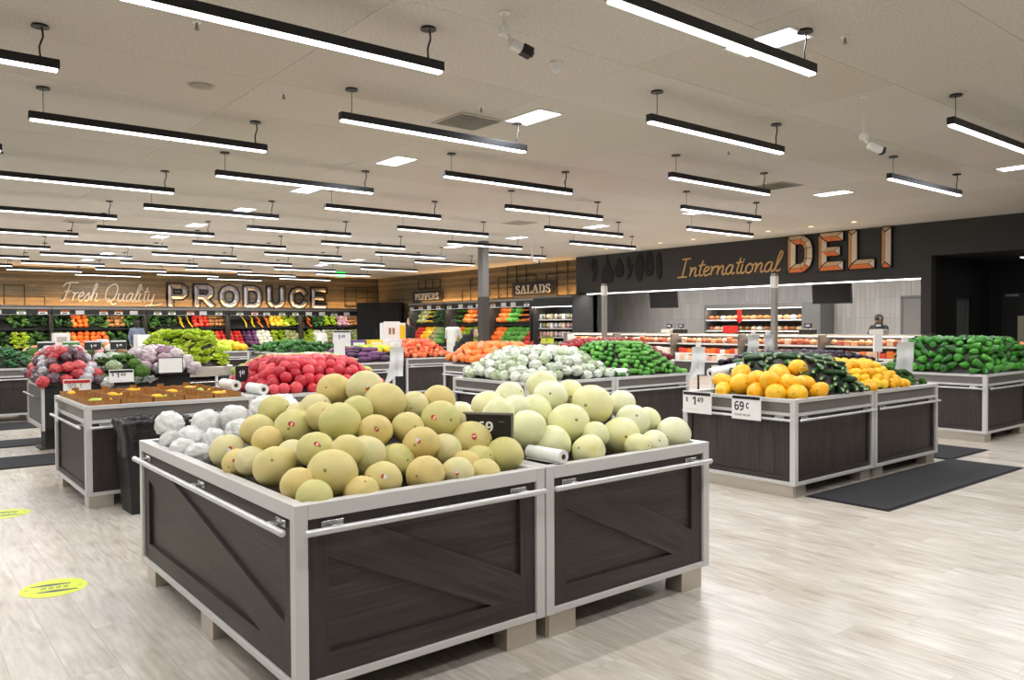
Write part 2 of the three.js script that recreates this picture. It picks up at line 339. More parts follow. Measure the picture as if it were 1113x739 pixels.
// led strip under the deli bulkhead, unseen panels added to light the kitchen, one lamp in the alcove
{
  const t = thing('led_strip', 'long white LED strip under the charcoal deli bulkhead', 'light strip', [XW + 0.06, 2.525, -14.25]);
  part(t, 'channel', bx(0.06, 0.03, 11.4, 0, 0.012, 0), M.fixture); part(t, 'diffuser', rbx(0.05, 0.03, 11.4, -0.006, -0.016, 0), M.glow);
  for (let k = 0; k < 4; k++) t.add(area(0, -0.036, -4.27 + 2.85 * k, 0.045, 2.8, 0xffffff, DELI_LIGHT));
  for (let k = 0; k < 4; k++) {
    const p = thing('added_kitchen_light', `unseen flat kitchen ceiling light added behind the bulkhead, ${ORD[k]} from the left`, 'ceiling light', [21.5, 3.19, -18.5 + 2.8 * k], 0, 'added unseen kitchen ceiling lights');
    part(p, 'frame', bx(0.64, 0.02, 1.24, 0, 0, 0), M.white); part(p, 'lens', bx(0.6, 0.01, 1.2, 0, -0.012, 0), M.trofferGlow);
    p.add(area(0, -0.03, 0, 0.6, 1.2, 0xffffff, 5));
  }
  const a = thing('alcove_light', 'short white linear light on the dark alcove ceiling', 'ceiling light', [21.5, 2.98, -6.85]);
  part(a, 'housing', bx(1.2, 0.06, 0.07, 0, 0.03, 0), M.fixture); part(a, 'diffuser', bx(1.18, 0.02, 0.06, 0, -0.006, 0), M.glow);
  a.add(area(0, -0.03, 0, 1.16, 0.05, 0xffffff, 8));
}
// cove strips on top of the wall cases, washing the wood walls
function cove(x, y, z, len, alongX, name) {
  const t = thing('cove_light', name, 'light strip', [x, y, z], alongX ? 0 : -Math.PI / 2, 'cove light strips on the wall cases');
  part(t, 'tray', [bx(len, 0.02, 0.1, 0, 0, 0), bx(len, 0.06, 0.012, 0, 0.03, 0.05)], M.greyPaint); part(t, 'diffuser', bx(len - 0.02, 0.012, 0.03, 0, 0.02, 0), M.warmGlow);
  t.add(area(0, 0.035, 0, len - 0.05, 0.05, 0xffc27a, COVE_LIGHT, Math.PI / 2, 0));
}
['left of', 'under the start of', 'under the middle of', 'under the end of'].forEach((w, k) => cove(1.6 + 5.2 * k, 2.24, ZP + 0.16, 5.1, true, `warm cove light strip on the case top ${w} the PRODUCE letters`));
['near the corner on the', 'under the PEPPERS board,', 'left of the SALADS board,', 'under the SALADS board,'].forEach((w, k) => cove(XS - 0.16, 2.44, -31.5 + 2.85 * k + 1.3, 2.8, false, `warm cove light strip on the case top ${w} right wall`));

// ================================================================ LETTERING ON THE WALLS
// Letters are laid out in a local frame: x to the right, y up, z towards the room; the group is turned onto its wall.
const font = await new FontLoader().loadAsync('fonts/droid/droid_serif_bold.typeface.json');
const STROKES = {
  P: [[[0, 0], [0, 1], [0.5, 1], [0.66, 0.88], [0.66, 0.6], [0.5, 0.45], [0, 0.45]]],
  R: [[[0, 0], [0, 1], [0.5, 1], [0.66, 0.88], [0.66, 0.6], [0.5, 0.45], [0, 0.45]], [[0.3, 0.45], [0.68, 0]]],
  O: [[[0.36, 0], [0.12, 0.1], [0, 0.32], [0, 0.68], [0.12, 0.9], [0.36, 1], [0.6, 0.9], [0.72, 0.68], [0.72, 0.32], [0.6, 0.1], [0.36, 0]]],
  D: [[[0, 0], [0, 1], [0.42, 1], [0.6, 0.88], [0.68, 0.68], [0.68, 0.32], [0.6, 0.12], [0.42, 0], [0, 0]]],
  U: [[[0, 1], [0, 0.26], [0.12, 0.06], [0.34, 0], [0.56, 0.06], [0.68, 0.26], [0.68, 1]]],
  C: [[[0.68, 0.8], [0.58, 0.95], [0.36, 1], [0.12, 0.9], [0, 0.68], [0, 0.32], [0.12, 0.1], [0.36, 0], [0.58, 0.05], [0.68, 0.2]]],
  E: [[[0.62, 1], [0, 1], [0, 0], [0.62, 0]], [[0, 0.5], [0.5, 0.5]]],
  L: [[[0, 1], [0, 0], [0.62, 0]]],
  I: [[[0, 1], [0, 0]]],
};
// chiselled strokes: two sloping facets per segment meeting in a ridge, on a flat dark backing
function chisel(parent, letter, sx, sy, w, ridge, matOf, backMat, pad) {
  const shapes = [];
  for (const line of STROKES[letter]) {
    const pts = line.map(([x, y]) => new THREE.Vector2(x * sx, y * sy)), n = pts.length, closed = pts[0].distanceTo(pts[n - 1]) < 1e-6;
    const offs = (k) => {   // mitred side offset at each vertex
      return pts.map((p, i) => {
        const a = i > 0 ? pts[i - 1] : closed ? pts[n - 2] : null, b = i < n - 1 ? pts[i + 1] : closed ? pts[1] : null;
        const d0 = a ? p.clone().sub(a).normalize() : b.clone().sub(p).normalize(), d1 = b ? b.clone().sub(p).normalize() : d0;
        const n0 = new THREE.Vector2(-d0.y, d0.x), n1 = new THREE.Vector2(-d1.y, d1.x), m = n0.clone().add(n1).normalize();
        const len = k / Math.max(0.45, m.dot(n0)), o = m.multiplyScalar(len);
        if (!closed && i === 0) o.addScaledVector(d1, -Math.abs(k)); if (!closed && i === n - 1) o.addScaledVector(d0, Math.abs(k));
        return p.clone().add(o);
      });
    };
    const Lf = offs(w), Rt = offs(-w), LB = offs(w + pad), RB = offs(-w - pad);
    const facet = (q0) => {
      const cen = q0.reduce((a, p) => [a[0] + p[0] / q0.length, a[1] + p[1] / q0.length, a[2] + p[2] / q0.length], [0, 0, 0]), q = q0.map((p) => [cen[0] + (p[0] - cen[0]) * 0.93, cen[1] + (p[1] - cen[1]) * 0.93, cen[2] + (p[2] - cen[2]) * 0.93 + 0.004]);
      const pos = [], t = q.length === 3 ? [0, 1, 2] : [0, 1, 2, 0, 2, 3];
      const A = new THREE.Vector3(...q[0]), nn = new THREE.Vector3().subVectors(new THREE.Vector3(...q[1]), A).cross(new THREE.Vector3().subVectors(new THREE.Vector3(...q[2]), A)).normalize();
      const ord2 = nn.z < 0 ? t.slice().reverse() : t; for (const i of ord2) pos.push(...q[i]);
      if (nn.z < 0) nn.negate();
      const g = new THREE.BufferGeometry(); g.setAttribute('position', new THREE.Float32BufferAttribute(pos, 3)); g.computeVertexNormals();
      g.setAttribute('uv', new THREE.Float32BufferAttribute(new Float32Array(pos.length / 3 * 2), 2));
      part(parent, 'facet', g, matOf(nn));
    };
    for (let i = 0; i < n - 1; i++) {
      const a = pts[i], b = pts[i + 1], zr = 0.06 + ridge, z0 = 0.06;
      facet([[Lf[i].x, Lf[i].y, z0], [Lf[i + 1].x, Lf[i + 1].y, z0], [b.x, b.y, zr], [a.x, a.y, zr]]);
      facet([[Rt[i].x, Rt[i].y, z0], [Rt[i + 1].x, Rt[i + 1].y, z0], [b.x, b.y, zr], [a.x, a.y, zr]]);
      const s = new THREE.Shape([LB[i], LB[i + 1], RB[i + 1], RB[i]]); shapes.push(new THREE.ExtrudeGeometry(s, { depth: 0.06, bevelEnabled: false }));
    }
    if (!closed) for (const [e, i] of [[0, 0], [1, n - 1]]) facet([[Lf[i].x, Lf[i].y, 0.06], [Rt[i].x, Rt[i].y, 0.06], [pts[i].x, pts[i].y, 0.06 + ridge]]);
  }
  part(parent, 'backing', shapes, backMat);
}
{
  const grey = std(0x9a989c, { roughness: 0.34, metalness: 0.55, side: THREE.DoubleSide }), matOf = () => grey;
  'PRODUCE'.split('').forEach((c, i) => {
    const x = 9.98 + i * 1.107;
    const t = thing('wall_letter', `grey chiselled letter ${c} of the PRODUCE sign on the wood wall`, 'letter', [x, 2.38, ZP + 0.005], 0, 'letters of the PRODUCE sign');
    chisel(t, c, 0.92, 0.8, 0.1, 0.09, matOf, M.silhouette, 0.07);
  });
  // painted wooden facets: tan, cream and orange boards
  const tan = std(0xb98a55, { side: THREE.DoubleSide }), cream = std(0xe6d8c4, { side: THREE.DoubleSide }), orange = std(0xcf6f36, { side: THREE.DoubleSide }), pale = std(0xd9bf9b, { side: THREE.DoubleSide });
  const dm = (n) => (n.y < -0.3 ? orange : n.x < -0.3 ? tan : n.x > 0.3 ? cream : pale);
  [['D', -12.0, 0.72], ['E', -11.1, 0.72], ['L', -10.28, 0.72], ['I', -9.42, 0.8]].forEach(([c, z, s]) => {
    const t = thing('wall_letter', `tan, cream and orange faceted letter ${c} of the DELI sign`, 'letter', [XW - 0.005, 2.94, z + 0.1], -Math.PI / 2, 'letters of the DELI sign');
    chisel(t, c, s, 0.76, 0.115, 0.07, dm, M.matteBlack, 0.022);
  });
}
const CURSIVE = {
  n: [0.86, [[0, 0.95], [0.13, 0.95], [0.15, 0], [0.2, 0.5], [0.45, 0.98], [0.6, 0.85], [0.6, 0.2], [0.7, 0], [0.9, 0.15]]],
  t: [0.52, [[0.28, 1.7], [0.2, 0.3], [0.3, 0], [0.55, 0.15]], [[0, 1.15], [0.6, 1.22]]],
  e: [0.62, [[0, 0.4], [0.35, 0.55], [0.5, 0.8], [0.35, 1], [0.12, 0.8], [0.1, 0.3], [0.3, 0], [0.65, 0.2]]],
  r: [0.6, [[0, 0.9], [0.14, 0.95], [0.15, 0], [0.2, 0.55], [0.4, 0.95], [0.6, 0.9]]],
  a: [0.86, [[0.6, 0.9], [0.35, 1], [0.1, 0.7], [0.08, 0.25], [0.25, 0], [0.48, 0.2], [0.6, 0.95], [0.6, 0.2], [0.7, 0], [0.88, 0.15]]],
  i: [0.36, [[0.05, 1], [0.05, 0.2], [0.15, 0], [0.36, 0.15]], [[0.06, 1.4], [0.11, 1.5]]],
  o: [0.76, [[0.35, 1], [0.1, 0.75], [0.1, 0.25], [0.35, 0], [0.6, 0.25], [0.6, 0.75], [0.35, 1], [0.5, 0.8], [0.8, 0.9]]],
  l: [0.46, [[0, 0.2], [0.3, 1.2], [0.36, 1.9], [0.22, 2.05], [0.13, 1.5], [0.12, 0.25], [0.25, 0], [0.5, 0.2]]],
  I: [1.05, [[0.1, 2], [0.9, 2.05]], [[0.5, 2], [0.45, 0]], [[0, -0.02], [0.9, 0]]],
  F: [1.0, [[-0.1, 1.6], [0.2, 1.98], [1.25, 2.08]], [[0.5, 2], [0.45, 1], [0.25, 0], [0.02, 0.1]], [[0.2, 1.02], [0.9, 1.1]]],
  s: [0.56, [[0, 0.3], [0.28, 0.85], [0.35, 1], [0.4, 0.6], [0.45, 0.25], [0.3, 0], [0.08, 0.1]]],
  h: [0.84, [[0, 0.3], [0.3, 1.3], [0.34, 1.9], [0.22, 2.02], [0.15, 1.5], [0.13, 0], [0.2, 0.5], [0.4, 0.95], [0.55, 0.8], [0.55, 0.2], [0.65, 0], [0.85, 0.15]]],
  Q: [1.4, [[0.7, 2], [0.25, 1.7], [0.1, 0.9], [0.3, 0.15], [0.7, 0], [1.1, 0.5], [1.15, 1.4], [0.9, 1.95], [0.6, 1.95]], [[0.4, 0.35], [0.7, 0.1], [1.1, -0.35], [1.4, -0.2]]],
  u: [0.86, [[0.05, 0.95], [0.08, 0.25], [0.25, 0], [0.5, 0.2], [0.6, 0.95], [0.6, 0.2], [0.7, 0], [0.88, 0.15]]],
  y: [0.8, [[0.05, 0.95], [0.1, 0.3], [0.3, 0.1], [0.55, 0.35], [0.62, 0.95], [0.55, -0.4], [0.3, -0.8], [0, -0.7], [0.2, -0.4], [1.0, -0.38], [1.7, -0.2]]],
};
function cursive(text, label, pos, ry, width, unit, thick, mat, category) {
  const t = thing('script_lettering', label, category, pos, ry);
  let total = 0; for (const c of text) total += c === ' ' ? 0.5 : CURSIVE[c][0];
  const sx = width / total; let x = 0;
  for (const c of text) {
    if (c === ' ') { x += 0.5; continue; }
    const g = [];
    for (const line of CURSIVE[c].slice(1)) {
      const cv = new THREE.CatmullRomCurve3(line.map(([a, b]) => new THREE.Vector3((x + a) * sx + b * unit * 0.28, b * unit, 0.03)));
      const k = new THREE.TubeGeometry(cv, line.length * 5, thick, 6); k.scale(1, 1, 0.8); g.push(k);
    }
    part(t, 'letter_stroke', g, mat); x += CURSIVE[c][0];
  }
}
cursive('International', 'gold script lettering reading International on the charcoal bulkhead', [XW - 0.004, 2.9, -15.85], -Math.PI / 2, 3.55, 0.27, 0.026, M.gold, 'sign');
cursive('Fresh Quality', 'pale script lettering reading Fresh Quality on the wood wall', [5.75, 2.5, ZP + 0.004], 0, 3.55, 0.36, 0.028, M.script, 'sign');
// carved vegetable silhouettes on the bulkhead
{
  const sil = (name, label, z, y, pts, hole) => {
    const s = new THREE.Shape(); const cv = new THREE.CatmullRomCurve3(pts.map(([a, b]) => new THREE.Vector3(a, b, 0)), true);
    s.setFromPoints(cv.getPoints(48).map((p) => new THREE.Vector2(p.x, p.y)));
    if (hole) { const h = new THREE.Path(); h.setFromPoints(new THREE.CatmullRomCurve3(hole.map(([a, b]) => new THREE.Vector3(a, b, 0)), true).getPoints(20).map((p) => new THREE.Vector2(p.x, p.y))); s.holes.push(h); }
    const g = new THREE.ExtrudeGeometry(s, { depth: 0.025, bevelEnabled: true, bevelSize: 0.006, bevelThickness: 0.006, bevelSegments: 1 });
    const m = solid('wall_silhouette', g, M.silhouette, label, 'wall relief', [XW - 0.034, y, z], 'dark vegetable reliefs on the deli bulkhead'); m.rotation.y = -Math.PI / 2; m.position.x = XW - 0.004; return m;
  };
  sil('chili', 'dark curved pepper relief, leftmost on the charcoal bulkhead', -19.55, 3.35, [[0, 0.4], [0.14, 0.25], [0.14, -0.2], [0.05, -0.42], [-0.06, -0.4], [-0.02, -0.1], [-0.12, 0.2]], [[0.02, 0.25], [0.07, 0.15], [0.07, -0.1], [0, -0.05]]);
  sil('gourd', 'large dark pear-shaped gourd relief on the charcoal bulkhead', -18.9, 3.3, [[0, 0.5], [0.07, 0.25], [0.26, -0.1], [0.24, -0.38], [0, -0.46], [-0.24, -0.38], [-0.26, -0.1], [-0.07, 0.25]]);
  sil('fig', 'dark rounded fig relief beside the large gourd relief', -18.35, 3.32, [[0, 0.36], [0.12, 0.18], [0.21, -0.05], [0.12, -0.27], [-0.12, -0.27], [-0.21, -0.05], [-0.12, 0.18]]);
  sil('sprig', 'dark forked sprig relief between the fig and aubergine reliefs', -17.9, 3.3, [[-0.06, 0.38], [0.04, 0.3], [0.05, 0.02], [0.16, 0.12], [0.13, -0.1], [0.02, -0.28], [-0.1, -0.36], [-0.02, -0.1], [-0.1, 0.1]]);
  sil('aubergine', 'dark long aubergine relief on the charcoal bulkhead', -17.45, 3.3, [[0, 0.44], [0.14, 0.28], [0.16, -0.2], [0, -0.46], [-0.16, -0.2], [-0.14, 0.28]]);
  sil('avocado', 'dark avocado relief with a ring cut in it', -17.02, 3.38, [[0, 0.44], [0.1, 0.3], [0.18, -0.1], [0.1, -0.36], [-0.1, -0.36], [-0.18, -0.1], [-0.1, 0.3]], [[0, 0.05], [0.06, -0.08], [0, -0.2], [-0.06, -0.08]]);
  sil('cucumber', 'dark slim cucumber relief, rightmost of the carved reliefs', -16.62, 3.3, [[0, 0.44], [0.08, 0.3], [0.09, -0.3], [0, -0.42], [-0.08, -0.3], [-0.09, 0.3]]);
}
// PEPPERS and SALADS boards
function board(text, z0, z1, y0, y1) {
  const w = z1 - z0, h = y1 - y0;
  const t = thing('wall_sign', `dark hanging board with cream letters reading ${text}`, 'sign', [XS - 0.12, (y0 + y1) / 2, (z0 + z1) / 2], -Math.PI / 2);
  part(t, 'board', rbx(w, h, 0.05, 0, 0, 0), M.charcoal);
  const g = new TextGeometry(text, { font, size: h * 0.42, depth: 0.025, curveSegments: 4, bevelEnabled: false }); g.computeBoundingBox();
  const b = g.boundingBox, k = (w * 0.8) / (b.max.x - b.min.x), ky = (h * 0.56) / (b.max.y - b.min.y);
  g.translate(-(b.max.x + b.min.x) / 2, -(b.max.y + b.min.y) / 2, 0).scale(k, ky, 1).translate(0, 0, 0.025);
  part(t, 'lettering', g, M.cream);
  part(t, 'bracket', [bx(0.04, 0.1, 0.08, -w * 0.35, 0, -0.06), bx(0.04, 0.1, 0.08, w * 0.35, 0, -0.06)], M.black);
}
board('PEPPERS', -32.4, -29.9, 2.52, 3.05); board('SALADS', -24.8, -22.2, 2.55, 3.14);
// black wire grids standing off the wood walls; cells given on a 0.6 m raster
function grid(label, pos, ry, cells, cw, ch) {
  const t = thing('wire_wall_grid', label, 'wall grid', pos, ry);
  const done = new Set();
  for (const [i, j] of cells) for (const [a, b, c, d] of [[i, j, i + 1, j], [i, j + 1, i + 1, j + 1], [i, j, i, j + 1], [i + 1, j, i + 1, j + 1]]) {
    const k = [a, b, c, d].join(); if (done.has(k)) continue; done.add(k);
    part(t, 'wire', rod([a * cw, b * ch, 0.06], [c * cw, d * ch, 0.06], 0.02, 5), M.black);
  }
}
grid('black wire grid on the wood wall right of the PRODUCE letters', [18.3, 2.36, ZP], 0, [[0, 0], [1, 0], [2, 0], [0, 1], [1, 1], [2, 1]], 0.62, 0.5);
grid('black wire grid on the wood wall left of the script lettering', [2.5, 2.2, ZP], 0, [[0, 0], [1, 0], [2, 0], [3, 0], [1, 1], [2, 1], [0, 1]], 0.68, 0.44);
grid('black wire grid around the SALADS board', [XS, 2.52, -26.4], -Math.PI / 2, [[0, 0], [1, 0], [2, 0], [3, 0], [4, 0], [5, 0], [6, 0], [7, 0], [8, 0], [9, 0], [1, 1], [2, 1], [3, 1], [4, 1], [6, 1], [7, 1], [8, 1], [9, 1], [2, 2], [3, 2], [7, 2], [9, 2]], 0.6, 0.44);
grid('small black wire grid between the PEPPERS board and the column', [XS, 2.48, -28.4], -Math.PI / 2, [[0, 0], [1, 0], [1, 1]], 0.62, 0.48);
grid('small black wire grid high above the PEPPERS board', [XS, 3.15, -32.0], -Math.PI / 2, [[0, 0], [1, 0], [2, 0]], 0.62, 0.42);

// ================================================================ CEILING FITTINGS
function bullet(label, x, z, drop, ry, dark) {
  const t = thing('security_camera', label, 'camera', [x, CEIL, z], ry);
  part(t, 'mount_plate', cyl(0.045, 0.045, 0.01, 14, 0, -0.005, 0), M.white); part(t, 'drop_pole', cyl(0.013, 0.013, drop, 8, 0, -drop / 2, 0), M.white);
  part(t, 'junction_box', cyl(0.045, 0.05, 0.06, 14, 0, -drop, 0), M.white);
  const arm = part(t, 'arm', [rod([0, -drop - 0.02, 0], [0.03, -drop - 0.07, 0.02], 0.02)], M.white);
  const body = part(t, 'housing', rbx(0.17, 0.07, 0.075, 0.09, 0, 0, 0.02), M.white); body.position.set(0.03, -drop - 0.09, 0.02); body.rotation.z = -0.35;
  part(body, 'lens', [rbx(0.03, 0.075, 0.08, 0.185, 0, 0, 0.01), cyl(0.025, 0.025, 0.02, 12).rotateZ(Math.PI / 2).translate(0.2, 0, 0)], M.black);
  if (dark) part(body, 'sun_shield', rbx(0.09, 0.08, 0.085, 0.15, 0, 0, 0.01), M.black);
}
bullet('white ceiling camera with a black front, at the top edge of the picture', 3.78, -4.75, 0.14, -0.3, true);
bullet('white bullet camera on a long white drop pole left of the hanging lights', 8.15, -4.15, 0.42, -0.5, false);
bullet('small white camera on a drop pole in front of the SALADS wall', 15.0, -17.6, 0.4, -0.4, false);
for (const [x, z, l] of [[5.45, -7.55, 'square grey ceiling air grille nearest the camera'], [12.2, -7.75, 'square grey ceiling air grille nearest the deli'], [11.8, -14.3, 'square grey ceiling air grille far down the aisle'], [3.65, -20.1, 'square grey ceiling air grille at the far left']]) {
  const t = thing('air_grille', l, 'air vent', [x, CEIL - 0.006, z]);
  part(t, 'frame', [bx(0.62, 0.012, 0.03, 0, 0, -0.295), bx(0.62, 0.012, 0.03, 0, 0, 0.295), bx(0.03, 0.012, 0.56, -0.295, 0, 0), bx(0.03, 0.012, 0.56, 0.295, 0, 0)], M.plaster);
  for (let k = 0; k < 14; k++) part(t, 'slat', bx(0.56, 0.004, 0.022).rotateX(0.5).translate(0, 0, -0.26 + k * 0.04), M.ceiling[0]);
}
{
  const s = thing('smoke_detector', 'white round smoke detector on the ceiling', 'detector', [4.86, CEIL, -5.35]);
  part(s, 'base', cyl(0.06, 0.06, 0.02, 18, 0, -0.01, 0), M.white); part(s, 'chamber', lathe([[0, -0.09], [0.03, -0.088], [0.042, -0.06], [0.05, -0.02]], 18), M.white);
  [[5.2, -6.95, 'beside the nearest grille'], [6.33, -3.39, 'beside the nearest recessed light'], [3.3, -7.8, 'between the two left pendant rows'], [9.2, -6.6, 'in front of the deli side lights'], [8.9, -9.6, 'further back over the aisle'], [2.0, -6.4, 'at the far left near the front']].forEach(([x, z, w]) => {
    const p = thing('sprinkler', `small ceiling sprinkler head ${w}`, 'sprinkler', [x, CEIL, z]);
    part(p, 'escutcheon', cyl(0.035, 0.035, 0.006, 14, 0, -0.003, 0), M.white); part(p, 'nozzle', [cyl(0.008, 0.012, 0.05, 8, 0, -0.03, 0), cyl(0.022, 0.022, 0.004, 10, 0, -0.058, 0)], M.steelPost);
  });
  const sp = thing('ceiling_speaker', 'flat round ceiling speaker beside the second left pendant', 'speaker', [2.55, CEIL, -8.05]);
  part(sp, 'rim', lathe([[0.1, 0], [0.13, -0.012], [0.135, 0]], 24), M.plaster); part(sp, 'mesh', cyl(0.1, 0.1, 0.008, 24, 0, -0.004, 0), M.ceilingBack);
  const ex = thing('exit_sign', 'small green exit sign at the far end of the ceiling', 'exit sign', [14.9, 3.55, -29.6], -0.6);
  part(ex, 'case', rbx(0.36, 0.22, 0.05), std(0x0f7a36, { emissive: 0x10a040, emissiveIntensity: 0.9 })); part(ex, 'stem', cyl(0.01, 0.01, 0.2, 6, 0, 0.19, 0), M.white);
}
{
  const c = thing('column', 'square grey column with a dark lower half in the aisle', 'column', [13.55, 0, -18.05], 0.0, null, 'structure');
  part(c, 'upper_shaft', span(-0.11, 0.11, 2.25, CEIL, -0.11, 0.11), M.greyPaint); part(c, 'lower_shaft', span(-0.12, 0.12, 0, 2.25, -0.12, 0.12), M.darkPaint);
  for (const [x, z, l] of [[17.82, -17.42, 'left'], [17.82, -11.4, 'right']]) {
    const p = thing('steel_post', `slim steel post standing at the ${l} part of the deli counter`, 'post', [x, 0, z]);
    part(p, 'shaft', rbx(0.13, 2.72, 0.13, 0, 1.36, 0), M.steelPost); part(p, 'sleeve', rbx(0.15, 0.3, 0.15, 0, 2.5, 0), M.frame); part(p, 'foot_plate', rbx(0.22, 0.012, 0.22, 0, 0.006, 0), M.steelPost);
  }
}

// ================================================================ PRODUCE SHAPES (shared geometries)
const G = {};
G.round = [0, 1, 2].map((k) => lump(1, 0.05, 1.6, 1, 0.92, 1, k * 7.1, 14, 10));
G.smooth = [0, 1, 2].map((k) => lump(1, 0.035, 1.2, 1, 0.95, 1.03, k * 3.3, 32, 22));
G.long = [0, 1].map((k) => lump(1, 0.05, 1.2, 1.22, 0.88, 0.9, k * 5.2 + 1, 28, 18));
G.crumple = [0, 1, 2].map((k) => lump(1, 0.2, 2.2, 1, 0.85, 1, k * 4.7 + 2, 22, 16));
G.wrap = [0, 1, 2].map((k) => lump(1, 0.15, 2.3, 1.08, 0.9, 1, k * 4.1 + 3, 32, 24));
G.leafy = [0, 1, 2].map((k) => {   // a loose head: overlapping curled leaves around a core
  const gs = [];
  for (let i = 0; i < 11; i++) {
    const g = new THREE.PlaneGeometry(0.9, 1.1, 4, 4), p = g.attributes.position;
    for (let q = 0; q < p.count; q++) { const x = p.getX(q), y = p.getY(q) + 0.55, w = Math.sin(Math.min(1, y / 1.1) * 2.6) * 0.9 + 0.12; p.setXYZ(q, x * w, y, 0.28 * y * y - 0.5 * x * x + 0.12 * Math.sin(x * 14 + i + k) * y); }
    const ring = i < 6 ? 0 : 1; g.rotateX(ring ? 0.35 : 0.85 + 0.1 * Math.sin(i * 3 + k)); g.rotateY(i * (ring ? 1.26 : 1.05) + k); gs.push(g.translate(0, -0.45, 0));
  }
  const m = merge(gs); m.computeVertexNormals(); return m;
});
G.bunch = [0, 1, 2].map((k) => {   // stalks with leaf tufts, lying along z
  const gs = [];
  for (let i = 0; i < 8; i++) { const a = Math.sin(i * 2.3 + k) * 0.4, b = Math.cos(i * 1.7 + k) * 0.3; gs.push(rod([a * 0.4, b * 0.4, -0.9], [a, b, 0.5], 0.05, 5)); gs.push(lump(0.34, 0.5, 3, 1, 0.7, 1.25, i + k * 9, 8, 6).translate(a * 1.3, b * 1.2 + 0.1, 0.55 + 0.3 * Math.sin(i * 5 + k))); }
  return merge(gs);
});
const along = (g) => g.rotateX(Math.PI / 2);   // lathe axis y -> z
G.courgette = [0, 1].map((k) => along(lathe([[0, -1], [0.13, -0.99], [0.2, -0.9], [0.25, -0.5], [0.24, 0], [0.21, 0.5], [0.16, 0.82], [0.1, 0.9], [0.09, 1.0], [0, 1.0]], 10)));
G.pepper = [0, 1].map((k) => along(merge([lathe([[0, -1], [0.1, -0.9], [0.22, -0.4], [0.34, 0.2], [0.36, 0.6], [0.26, 0.78], [0, 0.74]], 9), lathe([[0, 0.72], [0.06, 0.74], [0.05, 1.0], [0, 1.0]], 6)])));
G.aubergine = along(lathe([[0, -1], [0.2, -0.92], [0.34, -0.6], [0.34, -0.2], [0.26, 0.3], [0.2, 0.75], [0, 0.8]], 10));
G.cap = along(lathe([[0.24, 0.66], [0.2, 0.8], [0.06, 0.86], [0.05, 1.05], [0, 1.05]], 8));
G.bottle = lathe([[0, 0], [0.5, 0], [0.5, 1.3], [0.2, 1.6], [0.2, 1.8], [0, 1.8]], 10);
G.pack = rbx(1, 0.5, 0.75, 0, 0.25, 0, 0.1);
const mat3 = (cols, o = {}) => cols.map((c) => std(c, { roughness: 0.5, ...o }));
const P = {
  greens: mat3([0x4a7a24, 0x5f8f2c, 0x33601c], { map: T.leaf, side: THREE.DoubleSide, roughness: 0.7 }),
  lime: mat3([0xc2d63c, 0xb2cc30, 0xcfe05a], { side: THREE.DoubleSide, roughness: 0.65 }),
  dark: mat3([0x2b521c, 0x224618, 0x3a6426], { map: T.leaf, side: THREE.DoubleSide, roughness: 0.7 }),
  orange: mat3([0xf07a24, 0xe8671c, 0xf69040]), yellow: mat3([0xf7c81f, 0xf2b818, 0xfbd84a]),
  red: mat3([0xd2301f, 0xbe2418, 0xe04a30]), tomato: mat3([0xe8542e, 0xf07a4c, 0xe2683e, 0xf29a66]),
  pinkish: mat3([0xd8a0a4, 0xb98a9a, 0xe2b8b4]), purple: mat3([0x5d2f5c, 0x472345, 0x74436e]),
  white: mat3([0xe4e0d0, 0xd8dcc4, 0xeeece2]), pale: mat3([0xcdd48e, 0xd8dba2, 0xbcc878], { map: T.leaf }),
  brown: mat3([0x9a6a3a, 0xb07c46, 0x855a30]), meat: mat3([0xd08a5c, 0xc56a4a, 0xe0a878, 0xb85a40, 0xe6c0a0]),
  apple: mat3([0x8e1a20, 0xa32428, 0x74141c], { roughness: 0.35 }), grannies: mat3([0xa6c23a, 0xb6cf4c, 0x98b432], { roughness: 0.4 }),
  pom: mat3([0xd23440, 0xc42636, 0xe04c54, 0xb81e30], { roughness: 0.4 }),
  courg: mat3([0x1f4a22, 0x16391c, 0x2c5c2c, 0x18401c], { roughness: 0.32 }), squash: mat3([0xf8c012, 0xf4b00c, 0xfbd030], { roughness: 0.4 }),
  chili: mat3([0x347e22, 0x44922e, 0x25661c, 0x1f5a18, 0x52a038], { roughness: 0.35 }), cuke: mat3([0x5aa03a, 0x4a8f30, 0x6eb04c, 0x3f7f2a], { roughness: 0.4 }),
  egg: mat3([0x2a1630, 0x3a2042, 0x1f1024], { roughness: 0.28 }), beans: mat3([0x2f6e3a, 0x3c7f44, 0x255c30]), stem: std(0x5f7a3a), paleEnd: std(0xb9c98a),
  bagRed: [0xd8404a, 0xe25a5e, 0xd04450, 0xd6d2d8, 0x6f5560].map((c) => phy(c, { map: T.crinkle, roughness: 0.3, bumpMap: T.film, bumpScale: 0.02, clearcoat: 0.3 })),
  bagGreen: [0x9fb58a, 0xc4cfc0, 0x6f9454, 0xd6dcd6].map((c) => phy(c, { map: T.crinkle, roughness: 0.3, bumpMap: T.film, bumpScale: 0.02, clearcoat: 0.3 })),
  bagPurple: [0xb79aa4, 0xcdbcc2, 0x9a7484, 0xdcd2d4].map((c) => phy(c, { map: T.crinkle, roughness: 0.3, bumpMap: T.film, bumpScale: 0.02, clearcoat: 0.3 })),
  bagTurnip: [0xe4e8de, 0xd2dcc6, 0xeeeeea, 0xc2cfb0].map((c) => phy(c, { map: T.mott, roughness: 0.25, bumpMap: T.film, bumpScale: 0.015, clearcoat: 0.4 })),
  cilantro: mat3([0x3f8f2a, 0x4fa036, 0x358024], { map: T.leaf }), tray: mat3([0xe4e4e0, 0xd8d6d2]), blue: mat3([0x5f7fd0, 0x86a0dc]), teal: mat3([0x5f9a92, 0x4f8880]),
};
